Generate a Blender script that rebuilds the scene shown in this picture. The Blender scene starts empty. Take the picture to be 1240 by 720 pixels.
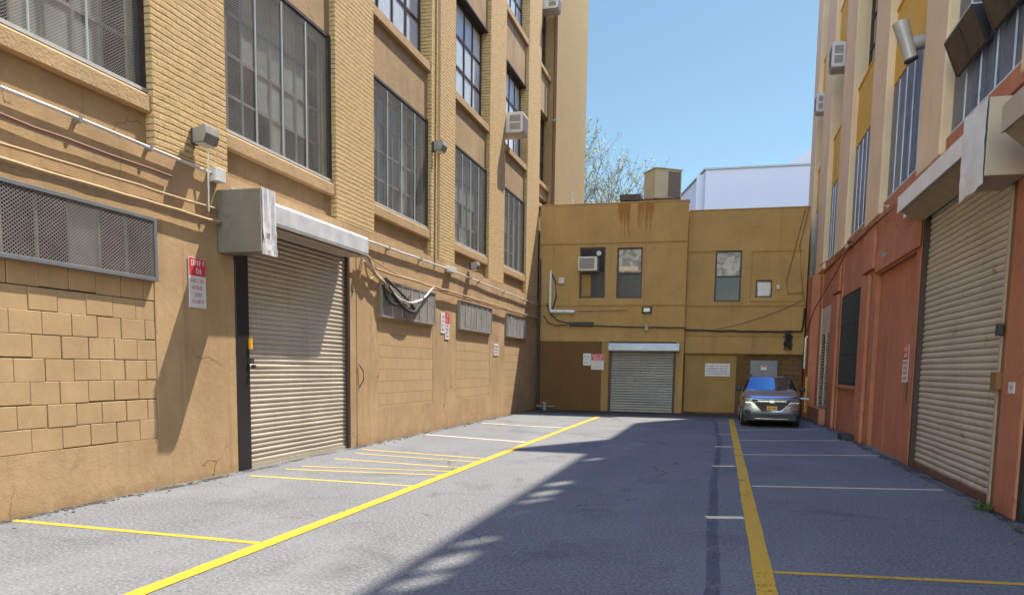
import bpy, bmesh, math, random
from mathutils import Vector, Matrix
random.seed(7)
SC = bpy.context.scene
COL = SC.collection
R = math.radians
WL = {}          # world location of every object, so parts can be built in world coordinates

# ------------------------------------------------------------------ mesh builder
class MB:
    def __init__(s): s.v = []; s.f = []; s.t = []; s.smooth = False
    def quad(s, a, b, c, d, t=0.0):
        n = len(s.v); s.v += [a, b, c, d]; s.f.append((n, n+1, n+2, n+3)); s.t.append(t)
    def poly(s, pts, t=0.0):
        n = len(s.v); s.v += list(pts); s.f.append(tuple(range(n, n+len(pts)))); s.t.append(t)
    def box(s, x0, x1, y0, y1, z0, z1):
        if x0 > x1: x0, x1 = x1, x0
        if y0 > y1: y0, y1 = y1, y0
        if z0 > z1: z0, z1 = z1, z0
        n = len(s.v)
        s.v += [(x0,y0,z0),(x1,y0,z0),(x1,y1,z0),(x0,y1,z0),(x0,y0,z1),(x1,y0,z1),(x1,y1,z1),(x0,y1,z1)]
        for f in ((0,3,2,1),(4,5,6,7),(0,1,5,4),(1,2,6,5),(2,3,7,6),(3,0,4,7)):
            s.f.append(tuple(n+i for i in f)); s.t.append(0.0)
        return s
    def prism(s, prof, fn, a, b, cap=True):
        """profile points (p,q); fn(t,p,q)->xyz ; from t=a to t=b"""
        n = len(s.v); m = len(prof)
        for t in (a, b): s.v += [fn(t, p, q) for p, q in prof]
        for i in range(m):
            j = (i+1) % m
            s.f.append((n+i, n+j, n+m+j, n+m+i)); s.t.append(0.0)
        if cap:
            s.f.append(tuple(n+i for i in range(m))[::-1]); s.f.append(tuple(n+m+i for i in range(m))); s.t += [0.0, 0.0]
        return s
    def tube(s, pts, r, k=7, cap=True, taper=None):
        pts = [Vector(p) for p in pts]; n0 = len(s.v); N = len(pts)
        up = Vector((0,0,1))
        for i, p in enumerate(pts):
            d = (pts[min(i+1,N-1)] - pts[max(i-1,0)])
            if d.length < 1e-9: d = Vector((0,1,0))
            d.normalize()
            u = d.cross(up)
            if u.length < 1e-3: u = d.cross(Vector((1,0,0)))
            u.normalize(); w = u.cross(d)
            rr = r if taper is None else r + (taper - r)*i/max(1, N-1)
            for j in range(k):
                a = 2*math.pi*j/k
                s.v.append(tuple(p + u*math.cos(a)*rr + w*math.sin(a)*rr))
        for i in range(N-1):
            for j in range(k):
                j2 = (j+1) % k
                s.f.append((n0+i*k+j, n0+i*k+j2, n0+(i+1)*k+j2, n0+(i+1)*k+j)); s.t.append(0.0)
        if cap:
            s.f.append(tuple(n0+j for j in range(k))[::-1]); s.f.append(tuple(n0+(N-1)*k+j for j in range(k))); s.t += [0.0,0.0]
        s.smooth = True
        return s
    def cyl(s, c, r, h, axis=2, k=20, r2=None):
        r2 = r if r2 is None else r2
        c = Vector(c); e = Vector((0,0,0)); e[axis] = h
        return s.tube([c, c+e], r, k, True, r2)
    def xform(s, m):
        s.v = [tuple(m @ Vector(p)) for p in s.v]; return s
    def build(s, name, mat, parent=None, bevel=0.0, smooth=None, origin=None, seg=2, subsurf=0, autos=None):
        base = WL.get(parent, Vector((0,0,0))) if parent else Vector(origin or (0,0,0))
        me = bpy.data.meshes.new(name)
        me.from_pydata([tuple(Vector(p) - base) for p in s.v], [], s.f)
        a = me.attributes.new('tint', 'FLOAT', 'FACE')
        a.data.foreach_set('value', s.t)
        bm = bmesh.new(); bm.from_mesh(me)
        if len(s.f) > 1: bmesh.ops.recalc_face_normals(bm, faces=bm.faces) if s.closed() else None
        bm.to_mesh(me); bm.free()
        me.materials.append(mat)
        sm = s.smooth if smooth is None else smooth
        if sm:
            for p in me.polygons: p.use_smooth = True
            try: me.set_sharp_from_angle(angle=R(40))
            except Exception: pass
        o = bpy.data.objects.new(name, me); COL.objects.link(o)
        if parent: o.parent = parent
        else: o.location = base
        WL[o] = base.copy()
        if bevel > 0:
            b = o.modifiers.new('Bevel', 'BEVEL'); b.width = bevel; b.segments = seg; b.limit_method = 'ANGLE'; b.angle_limit = R(35)
        if subsurf:
            b = o.modifiers.new('Sub', 'SUBSURF'); b.levels = subsurf; b.render_levels = subsurf
        return o
    def closed(s): return True

def thing(name, label, cat, loc=(0,0,0), group=None):
    o = bpy.data.objects.new(name, None); COL.objects.link(o)
    o.location = loc; o.empty_display_size = .2
    WL[o] = Vector(loc)
    o['label'] = label; o['category'] = cat
    if group: o['group'] = group
    return o
def tag(o, label, cat, group=None):
    o['label'] = label; o['category'] = cat
    if group: o['group'] = group
    return o
def structure(name, mb, mat, **k):
    o = mb.build(name, mat, **k); o['kind'] = 'structure'; return o
def copy_thing(root, loc, label, rotz=0.0):
    c = root.copy(); COL.objects.link(c); c.location = loc; c.rotation_euler = (0,0,rotz); c['label'] = label
    WL[c] = Vector(loc)
    for ch in [o for o in root.children]:
        k = ch.copy(); COL.objects.link(k); k.parent = c
        for g in [o for o in ch.children]:
            d = g.copy(); COL.objects.link(d); d.parent = k
    return c

# ------------------------------------------------------------------ materials
class NT:
    def __init__(s, name):
        s.m = bpy.data.materials.new(name); s.m.use_nodes = True
        s.t = s.m.node_tree; s.t.nodes.clear()
        s.out = s.n('ShaderNodeOutputMaterial')
        s.b = s.n('ShaderNodeBsdfPrincipled')
        s.l(s.b.outputs[0], s.out.inputs[0])
        s.tc = s.n('ShaderNodeTexCoord'); s.pos = s.tc.outputs['Object']
    def n(s, t, **k):
        x = s.t.nodes.new(t)
        for a, v in k.items(): setattr(x, a, v)
        return x
    def l(s, a, b): s.t.links.new(a, b)
    def put(s, sock, v):
        if isinstance(v, bpy.types.NodeSocket): s.l(v, sock)
        else: sock.default_value = v
    def math(s, op, a, b=0.0, c=None):
        x = s.n('ShaderNodeMath', operation=op); s.put(x.inputs[0], a); s.put(x.inputs[1], b)
        if c is not None: s.put(x.inputs[2], c)
        return x.outputs[0]
    def mix(s, f, a, b, mode='MIX'):
        x = s.n('ShaderNodeMix', data_type='RGBA', blend_type=mode)
        s.put(x.inputs[0], f)
        for i, v in ((6, a), (7, b)):
            s.put(x.inputs[i], v if isinstance(v, bpy.types.NodeSocket) else (*v[:3], 1.0))
        return x.outputs[2]
    def noise(s, scale, detail=4, rough=.55, vec=None, dist=0.0):
        x = s.n('ShaderNodeTexNoise'); x.inputs['Scale'].default_value = scale; x.inputs['Detail'].default_value = detail
        x.inputs['Roughness'].default_value = rough; x.inputs['Distortion'].default_value = dist
        s.l(vec or s.pos, x.inputs['Vector']); return x.outputs[0]
    def scaled(s, sx, sy, sz, vec=None):
        x = s.n('ShaderNodeMapping'); x.inputs['Scale'].default_value = (sx, sy, sz); s.l(vec or s.pos, x.inputs[0]); return x.outputs[0]
    def ramp(s, f, a, b, lo=0.0, hi=1.0):
        x = s.n('ShaderNodeMapRange'); x.clamp = True; s.put(x.inputs[0], f)
        x.inputs[1].default_value = a; x.inputs[2].default_value = b; x.inputs[3].default_value = lo; x.inputs[4].default_value = hi
        return x.outputs[0]
    def xyz(s, vec=None):
        x = s.n('ShaderNodeSeparateXYZ'); s.l(vec or s.pos, x.inputs[0]); return x.outputs
    def comb(s, x, y, z=0.0):
        c = s.n('ShaderNodeCombineXYZ'); s.put(c.inputs[0], x); s.put(c.inputs[1], y); s.put(c.inputs[2], z); return c.outputs[0]
    def bump(s, h, strength=.3, dist=.02, nrm=None):
        x = s.n('ShaderNodeBump'); x.inputs['Strength'].default_value = strength; x.inputs['Distance'].default_value = dist
        s.l(h, x.inputs['Height'])
        if nrm: s.l(nrm, x.inputs['Normal'])
        return x.outputs[0]
    def fin(s, col, rough=.8, metal=0.0, nrm=None, spec=None):
        s.put(s.b.inputs['Base Color'], col if isinstance(col, bpy.types.NodeSocket) else (*col[:3], 1))
        s.put(s.b.inputs['Roughness'], rough); s.put(s.b.inputs['Metallic'], metal)
        if nrm: s.l(nrm, s.b.inputs['Normal'])
        if spec is not None: s.b.inputs['Specular IOR Level'].default_value = spec
        return s.m

def mul(c, k): return tuple(x*k for x in c)

def painted(name, col, var=.16, scale=1.3, bump=.35, rough=.85, streak=.22, fine=38.0, dirt=(.10,.07,.045), dirtamt=.35, foot=0.0, crack=0.0):
    """old painted masonry / stucco: mottling, vertical streaks, patches of grime"""
    t = NT(name)
    n1 = t.noise(scale, 6, .65); n2 = t.noise(scale*7, 5, .6); n3 = t.noise(fine, 4, .6)
    st = t.noise(1.0, 5, .6, t.scaled(5.0, 5.0, .28))
    c = t.mix(t.ramp(n1, .3, .7), mul(col, 1-var), mul(col, 1+var))
    c = t.mix(t.ramp(n2, .35, .75, 0, var*1.2), c, mul(col, .72))
    c = t.mix(t.ramp(st, .56, .80, 0, streak), c, dirt)
    g = t.noise(scale*.6, 7, .72, None, .6)
    c = t.mix(t.ramp(g, .60, .80, 0, dirtamt), c, dirt)
    if foot:
        x, y, z = t.xyz(); k = t.math('ADD', t.math('MULTIPLY', t.noise(3.0, 6, .7), .9), t.math('MULTIPLY', z, -1.1))
        c = t.mix(t.ramp(k, .30, .62, 0, foot), c, mul(dirt, 1.3))
    h = t.math('ADD', t.math('MULTIPLY', n2, .8), t.math('MULTIPLY', n3, .5))
    if crack:
        v = t.n('ShaderNodeTexVoronoi'); v.feature = 'DISTANCE_TO_EDGE'; v.inputs['Scale'].default_value = .55
        w_ = t.n('ShaderNodeTexNoise'); w_.inputs['Scale'].default_value = 3.0; w_.inputs['Detail'].default_value = 6; t.l(t.pos, w_.inputs['Vector'])
        vm = t.n('ShaderNodeVectorMath', operation='MULTIPLY_ADD'); t.l(w_.outputs['Color'], vm.inputs[0]); vm.inputs[1].default_value = (.35,.35,.35); t.l(t.pos, vm.inputs[2])
        t.l(vm.outputs[0], v.inputs['Vector'])
        k = t.math('MULTIPLY', t.math('LESS_THAN', v.outputs['Distance'], .0045), t.ramp(t.noise(.7, 3), .50, .60))
        c = t.mix(t.math('MULTIPLY', k, crack), c, mul(col, .30))
        h = t.math('ADD', h, t.math('MULTIPLY', k, -1.0))
    return t.fin(c, rough, 0, t.bump(h, bump, .03), .25)

def brick(name, col, bw=.215, bh=.078, mortar=.012, mcol=None, rough_face=.9, var=.14, squash=0.0, mdark=.72, bd=.022, bed=False):
    t = NT(name)
    x, y, z = t.xyz()
    u = t.math('ADD', x, y)
    wob = t.noise(2.5, 3)
    zz = t.math('ADD', z, t.math('MULTIPLY', t.math('SUBTRACT', wob, .5), .034 if bed else .018))
    b = t.n('ShaderNodeTexBrick'); b.offset = .5
    t.l(t.comb(u, zz), b.inputs['Vector'])
    b.inputs['Scale'].default_value = 1.0
    b.inputs['Brick Width'].default_value = bw; b.inputs['Row Height'].default_value = bh
    b.inputs['Mortar Size'].default_value = mortar; b.inputs['Mortar Smooth'].default_value = .35; b.inputs['Bias'].default_value = 0
    b.inputs['Color1'].default_value = (*mul(col, 1-var), 1); b.inputs['Color2'].default_value = (*mul(col, 1+var), 1)
    b.inputs['Mortar'].default_value = (*(mcol or mul(col, mdark)), 1)
    n1 = t.noise(.8, 6, .65); n2 = t.noise(16, 5, .7); n3 = t.noise(55, 3, .6)
    c = t.mix(t.ramp(n1, .3, .72, 0, .5), b.outputs['Color'], mul(col, .8))
    c = t.mix(t.ramp(n2, .5, .8, 0, .25), c, mul(col, 1.3))
    st = t.noise(1.0, 5, .6, t.scaled(4.0, 4.0, .25))
    c = t.mix(t.ramp(st, .58, .8, 0, .25), c, (.12,.08,.05))
    fac = b.outputs['Fac']
    if bed:      # only the raked bed joints read; head joints are filled with paint
        f = t.math('ABSOLUTE', t.math('SUBTRACT', t.math('FRACT', t.math('DIVIDE', zz, bh)), .5))
        lowf = t.noise(1.0, 5, .7, t.scaled(3.2, 3.2, 15))
        fac = t.math('MULTIPLY', t.ramp(f, .33, .48), t.ramp(lowf, .36, .60, .12, 1.0))
        base_ = t.mix(t.ramp(t.noise(5.0, 4, .6, t.scaled(1, 1, 2.6)), .3, .7), mul(col, 1-var), mul(col, 1+var))
        c = t.mix(t.ramp(st, .58, .8, 0, .25), t.mix(t.ramp(n2, .5, .8, 0, .3), base_, mul(col, 1.25)), (.12,.08,.05))
        c = t.mix(t.math('MULTIPLY', fac, .8), c, mul(col, .30))
        c = t.mix(t.math('MULTIPLY', b.outputs['Fac'], .32), c, mul(col, .45))
    h = t.math('ADD', t.math('MULTIPLY', fac, -.9 if bed else -1.0), t.math('MULTIPLY', n2, rough_face))
    h = t.math('ADD', h, t.math('MULTIPLY', n3, rough_face*.35))
    return t.fin(c, .88, 0, t.bump(h, .85, bd), .2)

def metal(name, col, rough=.45, metallic=.0, var=.12, scale=3.0, rust=0.0, bump=.08, rustcol=(.20,.075,.025), streak=0.0):
    t = NT(name)
    n1 = t.noise(scale, 5, .6); n2 = t.noise(scale*9, 4, .6)
    c = t.mix(t.ramp(n1, .3, .7), mul(col, 1-var), mul(col, 1+var))
    if streak:
        st = t.noise(1.0, 5, .65, t.scaled(9, 9, .5)); c = t.mix(t.ramp(st, .5, .78, 0, streak), c, mul(col, .35))
    if rust:
        r = t.noise(scale*2.2, 7, .72, None, .4); c = t.mix(t.ramp(r, .62-rust*.2, .74-rust*.1), c, rustcol)
    rr = t.ramp(n2, .3, .7, max(.05, rough-.1), min(1, rough+.12))
    return t.fin(c, rr, metallic, t.bump(n1, bump, .03))

def plain(name, col, rough=.6, metallic=0.0, var=.08):
    t = NT(name); n = t.noise(9, 4)
    return t.fin(t.mix(t.ramp(n, .3, .7), mul(col, 1-var), mul(col, 1+var)), rough, metallic)

def glass(name, dark=(.012,.014,.016), pale=(.46,.50,.45), rough=.06, blind=(.55,.57,.55), ior=1.5, spec=.9, mott=.15):
    """opaque old pane: clear dark ones, wired / frosted or reflection-toned ones and papered ones by the pane's own tint value"""
    t = NT(name)
    a = t.n('ShaderNodeAttribute'); a.attribute_name = 'tint'; f = a.outputs['Fac']
    n = t.noise(1.4, 4, .6, t.scaled(1, 1, .5)); t.b.inputs['IOR'].default_value = ior; n2 = t.noise(7, 4)
    d = t.mix(t.ramp(n, .35, .7), dark, mul(dark, 2.6))
    p = t.mix(t.ramp(n2, .3, .7), mul(pale, .75), pale)
    c = t.mix(t.ramp(f, .35, .65), d, p)
    b3 = t.mix(t.ramp(t.noise(3.2, 5, .65, None, .8), .45, .60, 0, mott), blind, mul(blind, .35))
    c = t.mix(t.ramp(f, .80, .95), c, b3)
    r = t.ramp(f, .35, .7, rough, .42)
    return t.fin(c, r, 0, t.bump(t.noise(1.1, 2), .06, .05), spec)

def screen(name, col, pu=.05, pz=.036, cover=.16, rough=.5, metallic=.3):
    """expanded steel mesh: a diamond lattice with open holes"""
    t = NT(name)
    x, y, z = t.xyz(); u = t.math('ADD', x, y)
    a = t.math('DIVIDE', u, pu); b = t.math('DIVIDE', z, pz)
    f1 = t.math('ABSOLUTE', t.math('SUBTRACT', t.math('FRACT', t.math('ADD', a, b)), .5))
    f2 = t.math('ABSOLUTE', t.math('SUBTRACT', t.math('FRACT', t.math('SUBTRACT', a, b)), .5))
    k = t.math('MAXIMUM', t.math('LESS_THAN', f1, cover), t.math('LESS_THAN', f2, cover))
    n = t.noise(2.2, 5, .6)
    c = t.mix(t.ramp(n, .3, .75), mul(col, .7), mul(col, 1.2))
    t.fin(c, rough, metallic)
    tr = t.n('ShaderNodeBsdfTransparent'); mx = t.n('ShaderNodeMixShader')
    t.l(k, mx.inputs[0]); t.l(tr.outputs[0], mx.inputs[1]); t.l(t.b.outputs[0], mx.inputs[2]); t.l(mx.outputs[0], t.out.inputs[0])
    return t.m

def paint_line(name, col, wear=.5, asphalt=None):
    t = NT(name)
    n1 = t.noise(1.2, 6, .7); n2 = t.noise(34, 5, .75); n3 = t.noise(120, 3)
    c = t.mix(t.ramp(n1, .3, .7), mul(col, .86), mul(col, 1.08))
    c = t.mix(t.ramp(n2, .55, .8, 0, .45), c, mul(col, .55))
    t.fin(c, .7, 0, t.bump(n3, .4, .006), .3)
    k = t.ramp(t.math('ADD', t.math('MULTIPLY', n1, .6), t.math('MULTIPLY', n2, .5)), wear-.03, wear+.05)
    tr = t.n('ShaderNodeBsdfTransparent'); mx = t.n('ShaderNodeMixShader')
    t.l(k, mx.inputs[0]); t.l(t.b.outputs[0], mx.inputs[1]); t.l(tr.outputs[0], mx.inputs[2]); t.l(mx.outputs[0], t.out.inputs[0])
    return t.m

def asphalt(name):
    t = NT(name)
    n0 = t.noise(.22, 6, .65, None, .3); n1 = t.noise(1.1, 7, .7); n2 = t.noise(30, 5, .8); n3 = t.noise(110, 2, .6)
    lng = t.noise(1.0, 5, .6, t.scaled(1.6, .10, 1))
    lat = t.noise(1.0, 5, .65, t.scaled(.25, 2.2, 1))
    c = t.mix(t.ramp(n0, .32, .68), (.130,.130,.130), (.168,.168,.167))
    c = t.mix(t.ramp(lng, .52, .72, 0, .30), c, (.104,.107,.114))
    c = t.mix(t.ramp(lat, .55, .72, 0, .45), c, (.092,.095,.102))
    c = t.mix(t.ramp(n1, .60, .78, 0, .38), c, (.085,.083,.082))
    c = t.mix(t.ramp(n2, .52, .66, 0, .85), c, (.33,.33,.325))
    c = t.mix(t.ramp(n2, .34, .48, .85, 0), c, (.040,.042,.045))
    v = t.n('ShaderNodeTexVoronoi'); v.inputs['Scale'].default_value = 3.1; t.l(t.pos, v.inputs['Vector'])
    c = t.mix(t.math('LESS_THAN', v.outputs['Distance'], .035), c, (.03,.03,.03))
    # long hairline cracks, patches and dark drips
    v2 = t.n('ShaderNodeTexVoronoi'); v2.feature = 'DISTANCE_TO_EDGE'; v2.inputs['Scale'].default_value = .16
    wn = t.n('ShaderNodeTexNoise'); wn.inputs['Scale'].default_value = 1.3; wn.inputs['Detail'].default_value = 7; t.l(t.pos, wn.inputs['Vector'])
    vm = t.n('ShaderNodeVectorMath', operation='MULTIPLY_ADD'); t.l(wn.outputs['Color'], vm.inputs[0]); vm.inputs[1].default_value = (1.1,1.1,0); t.l(t.pos, vm.inputs[2])
    t.l(vm.outputs[0], v2.inputs['Vector'])
    c = t.mix(t.math('MULTIPLY', t.math('LESS_THAN', v2.outputs['Distance'], .0022), t.ramp(t.noise(.5, 3), .46, .56, 0, .75)), c, (.04,.04,.042))
    oil = t.noise(.55, 6, .7, None, .5)
    c = t.mix(t.ramp(oil, .54, .68, 0, .50), c, (.055,.055,.058))
    drip = t.noise(2.6, 4, .6)
    c = t.mix(t.ramp(drip, .70, .74, 0, .5), c, (.04,.04,.042))
    pale = t.noise(.38, 6, .7, t.scaled(1.0, .45, 1), .8)
    c = t.mix(t.ramp(pale, .52, .66, 0, .30), c, (.25,.25,.248))
    # shade of the rear building painted dark along its foot
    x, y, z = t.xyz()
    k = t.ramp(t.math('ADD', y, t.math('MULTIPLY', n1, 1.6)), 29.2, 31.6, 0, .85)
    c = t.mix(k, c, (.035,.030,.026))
    h = t.math('ADD', t.math('MULTIPLY', n2, .8), t.math('MULTIPLY', n3, .4))
    return t.fin(c, .88, 0, t.bump(h, .8, .012), .22)

M = {}
TAN = (.50,.335,.160)
M['tan_wall']   = painted('painted tan stucco', (.425,.282,.147), .19, .9, .34, streak=.42, fine=48, dirtamt=.60, foot=.45, crack=.8)
M['tan_brick']  = brick('painted rough faced brick', (.555,.380,.175), mdark=.56, rough_face=1.1, bd=.034, bed=True, bh=.088)
M['tan_panel']  = painted('painted tan spandrel', (.355,.240,.122), .20, 1.0, .35, streak=.50, crack=.6, fine=44)
M['sill']       = painted('painted sill', (.43,.285,.145), .12, 2.2, .5, streak=.35, fine=30)
M['block']      = painted('painted hollow block', (.432,.290,.151), .12, 1.6, .16, streak=.12, fine=70, crack=.3)
M['joint']      = plain('dark open joint', (.10,.05,.025), .95)
M['block_far']  = brick('painted block infill', (.455,.312,.165), .43, .275, .010, mcol=(.42,.27,.12), rough_face=.45, var=.05)
M['end_brick']  = brick('smooth painted end wall', (.42,.283,.118), .22, .08, .011, mdark=.58, rough_face=.8, var=.06)
M['ochre']      = painted('ochre painted stucco', (.41,.245,.088), .15, .8, .30, streak=.42, fine=30, crack=.25)
M['ochre_low']  = painted('brown painted block dado', (.150,.076,.026), .14, 1.0, .4, streak=.3)
M['ochre_mid']  = painted('worn ochre block', (.34,.205,.068), .12, 1.0, .4, streak=.3)
M['orange']     = painted('terracotta painted wall', (.45,.180,.095), .20, .8, .30, streak=.24, fine=30, dirt=(.12,.05,.03), foot=.5, crack=.6)
M['orange2']    = painted('worn terracotta steel', (.45,.175,.092), .18, .6, .12, streak=.20, fine=20, dirt=(.16,.06,.03))
M['cream']      = painted('cream painted pier', (.74,.55,.345), .09, .8, .22, streak=.24, fine=30, dirt=(.25,.16,.1))
M['yellow']     = painted('yellow ochre spandrel', (.66,.40,.070), .08, 1.1, .25, streak=.26, fine=30, dirt=(.2,.12,.04))
M['roof']       = plain('roof felt', (.07,.07,.07), .95)
M['galv']       = metal('galvanised sheet', (.74,.75,.76), .36, .35, .16, 2.2, 0, .25)
M['galv_dull']  = metal('dull galvanised sheet', (.25,.225,.18), .42, .6, .05, 1.2, 0, .03, streak=.12)
M['slat']       = metal('galvanised roller slats', (.50,.435,.34), .42, .30, .10, 1.3, .0, .05, streak=.25)
M['slat_beige'] = metal('beige painted roller slats', (.49,.43,.33), .55, .05, .08, .9, .10, .05, streak=.22)
M['slat_grey']  = metal('grey roller slats', (.25,.225,.19), .45, .35, .12, 1.2, .05, .05, streak=.25)
M['hoodtan']    = metal('tan painted hood', (.36,.29,.16), .6, .1, .1, 1.5, .05)
M['fascia']     = metal('white painted sheet', (.78,.76,.72), .5, .05, .08, 3)
M['boxtan']     = metal('beige painted motor housing', (.45,.36,.26), .5, .1, .08, 1.2, 0, .06)
M['hoodgrey']   = metal('blue grey hood', (.42,.44,.46), .45, .3, .1, 1.2)
M['black']      = plain('black painted steel', (.012,.011,.011), .5)
M['darksteel']  = metal('dark rusty steel', (.045,.038,.034), .6, .2, .2, 4, .25)
M['brownsteel'] = metal('brown steel post', (.22,.105,.035), .65, .1, .2, 4, .25)
M['frame_dark'] = metal('dark brown window frame', (.045,.022,.018), .5, .1, .15, 5)
M['frame_pale'] = metal('weathered grey sash', (.33,.32,.28), .6, .1, .15, 5, .06)
M['railgrey']   = metal('pale grey steel rail', (.50,.49,.47), .5, .2, .1, 4, .06)
M['railblue']   = metal('pale blue grey steel rail', (.58,.64,.74), .5, .2, .1, 4, .05)
M['glass']      = glass('old factory pane')
M['glass_up']   = glass('upper floor pane', (.015,.017,.02), (.50,.57,.64), .03, (.66,.70,.74), ior=2.3)  # pale tones put the sky reflection into the pane colour
M['glass_back'] = glass('rear building pane', (.02,.02,.02), (.115,.105,.09), .06, (.60,.55,.46), ior=1.3, spec=.35, mott=.8)
M['screen']     = screen('steel mesh guard', (.22,.205,.175), cover=.13)
M['screen_r']   = screen('blue grey mesh guard', (.17,.21,.30), cover=.20)
M['screen_far'] = screen('pale far vent mesh', (.47,.44,.39), .058, .042, .24)
M['screen_v']   = screen('basement vent mesh', (.21,.185,.17), .058, .042, .19)
M['louver']     = metal('pale louvre blades', (.50,.45,.37), .6, .1, .12, 3, .06)
M['void']       = plain('dark interior', (.012,.011,.010), .9)
M['conduit']    = metal('pale conduit', (.66,.64,.60), .45, .25, .12, 4)
M['cable_tan']  = plain('painted over cable', (.40,.27,.14), .75)
M['cable_dark'] = plain('black cable', (.022,.018,.016), .6)
M['cable_red']  = plain('rusty conduit', (.20,.085,.05), .7)
M['acwhite']    = metal('off white air conditioner case', (.56,.50,.43), .5, .0, .08, 4)
M['acgrey']     = metal('grey air conditioner case', (.52,.50,.49), .5, .0, .08, 4)
M['acgrille']   = plain('air conditioner grille', (.22,.19,.165), .6)
M['lampgrey']   = metal('weathered lamp housing', (.27,.24,.20), .5, .2, .15, 6, .08)
M['lens']       = plain('lamp lens', (.55,.55,.52), .2)
M['signwhite']  = plain('white sign panel', (.66,.61,.58), .5)
M['signred']    = plain('red sign panel', (.55,.035,.045), .5)
M['inkred']     = plain('faded red lettering', (.42,.18,.17), .6)
M['inkwhite']   = plain('white lettering', (.70,.60,.58), .6)
M['inkblack']   = plain('black lettering', (.05,.045,.05), .6)
M['cabinet']    = metal('blue grey cabinet', (.17,.175,.18), .5, .2, .1, 3)
M['rust']       = metal('rusted plate', (.13,.06,.035), .8, .1, .3, 6, .5)
M['ductgrey']   = metal('grey vent duct', (.42,.40,.37), .5, .3, .12, 3, .06)
M['ventbrown']  = metal('rusty brown sash', (.070,.044,.022), .6, .15, .3, 3, .25)
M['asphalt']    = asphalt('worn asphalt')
M['yellow_new'] = paint_line('fresh yellow paint', (.60,.335,.022), .64)
M['yellow_thin']= paint_line('thin yellow paint', (.68,.42,.05), .64)
M['pale_line']  = paint_line('faded pale paint', (.82,.65,.40), .67)
M['crackseal']  = paint_line('crack filler', (.088,.091,.100), .57)
M['dirt']       = paint_line('edge grime and shade', (.05,.042,.036), .52)
M['bark']       = plain('grey bark', (.145,.12,.115), .9)
M['bud']        = plain('spring buds', (.32,.31,.10), .8)
M['weed']       = plain('green weed', (.06,.13,.025), .8)
M['whitewall']  = painted('white rendered wall', (.30,.285,.335), .025, .25, .05, streak=.04, dirtamt=.04)
M['hvac']       = metal('beige roof unit', (.50,.44,.31), .5, .1, .08, 2)
M['hvac_dark']  = plain('roof unit coil grille', (.16,.135,.12), .6)
M['rubber']     = plain('black rubber', (.015,.015,.015), .8)
M['carpaint']   = NT('silver car paint').fin((.47,.475,.49), .26, .8)
M['carglass']   = NT('windscreen glass').fin((.010,.012,.014), .03, 0, None, 1.0)
M['chrome']     = NT('chrome').fin((.75,.75,.75), .15, 1.0)
M['lampglass']  = NT('headlamp lens').fin((.10,.10,.105), .06, .2)
M['plate']      = plain('yellow number plate', (.75,.36,.03), .5)

# ------------------------------------------------------------------ wall spaces
LX, RX, BY = -7.5, 3.5, 32.5
def L(u, w, z): return (LX + w, u, z)
def Rt(u, w, z): return (RX - w, u, z)
def Bk(u, w, z): return (u, BY - w, z)
def Bk2(u, w, z): return (u, BY + .35 - w, z)
def wb(mb, W, u0, u1, w0, w1, z0, z1):
    a = W(u0, w0, z0); b = W(u1, w1, z1)
    return mb.box(a[0], b[0], a[1], b[1], a[2], b[2])
def out_quad(mb, W, u0, u1, w, z0, z1, t=0.0, tilt=(0, 0)):
    """one upright quad facing out of wall W"""
    a, b = tilt
    p = [W(u0, w - a - b, z0), W(u1, w + a - b, z0), W(u1, w + a + b, z1), W(u0, w - a + b, z1)]
    e1 = Vector(p[1]) - Vector(p[0]); e2 = Vector(p[3]) - Vector(p[0]); n = e1.cross(e2)
    o = Vector(W(0, 1, 0)) - Vector(W(0, 0, 0))
    if n.dot(o) < 0: p = p[::-1]
    mb.quad(*p, t=t)

class QB(MB):      # open sheets keep the winding given
    def closed(s): return False

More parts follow.
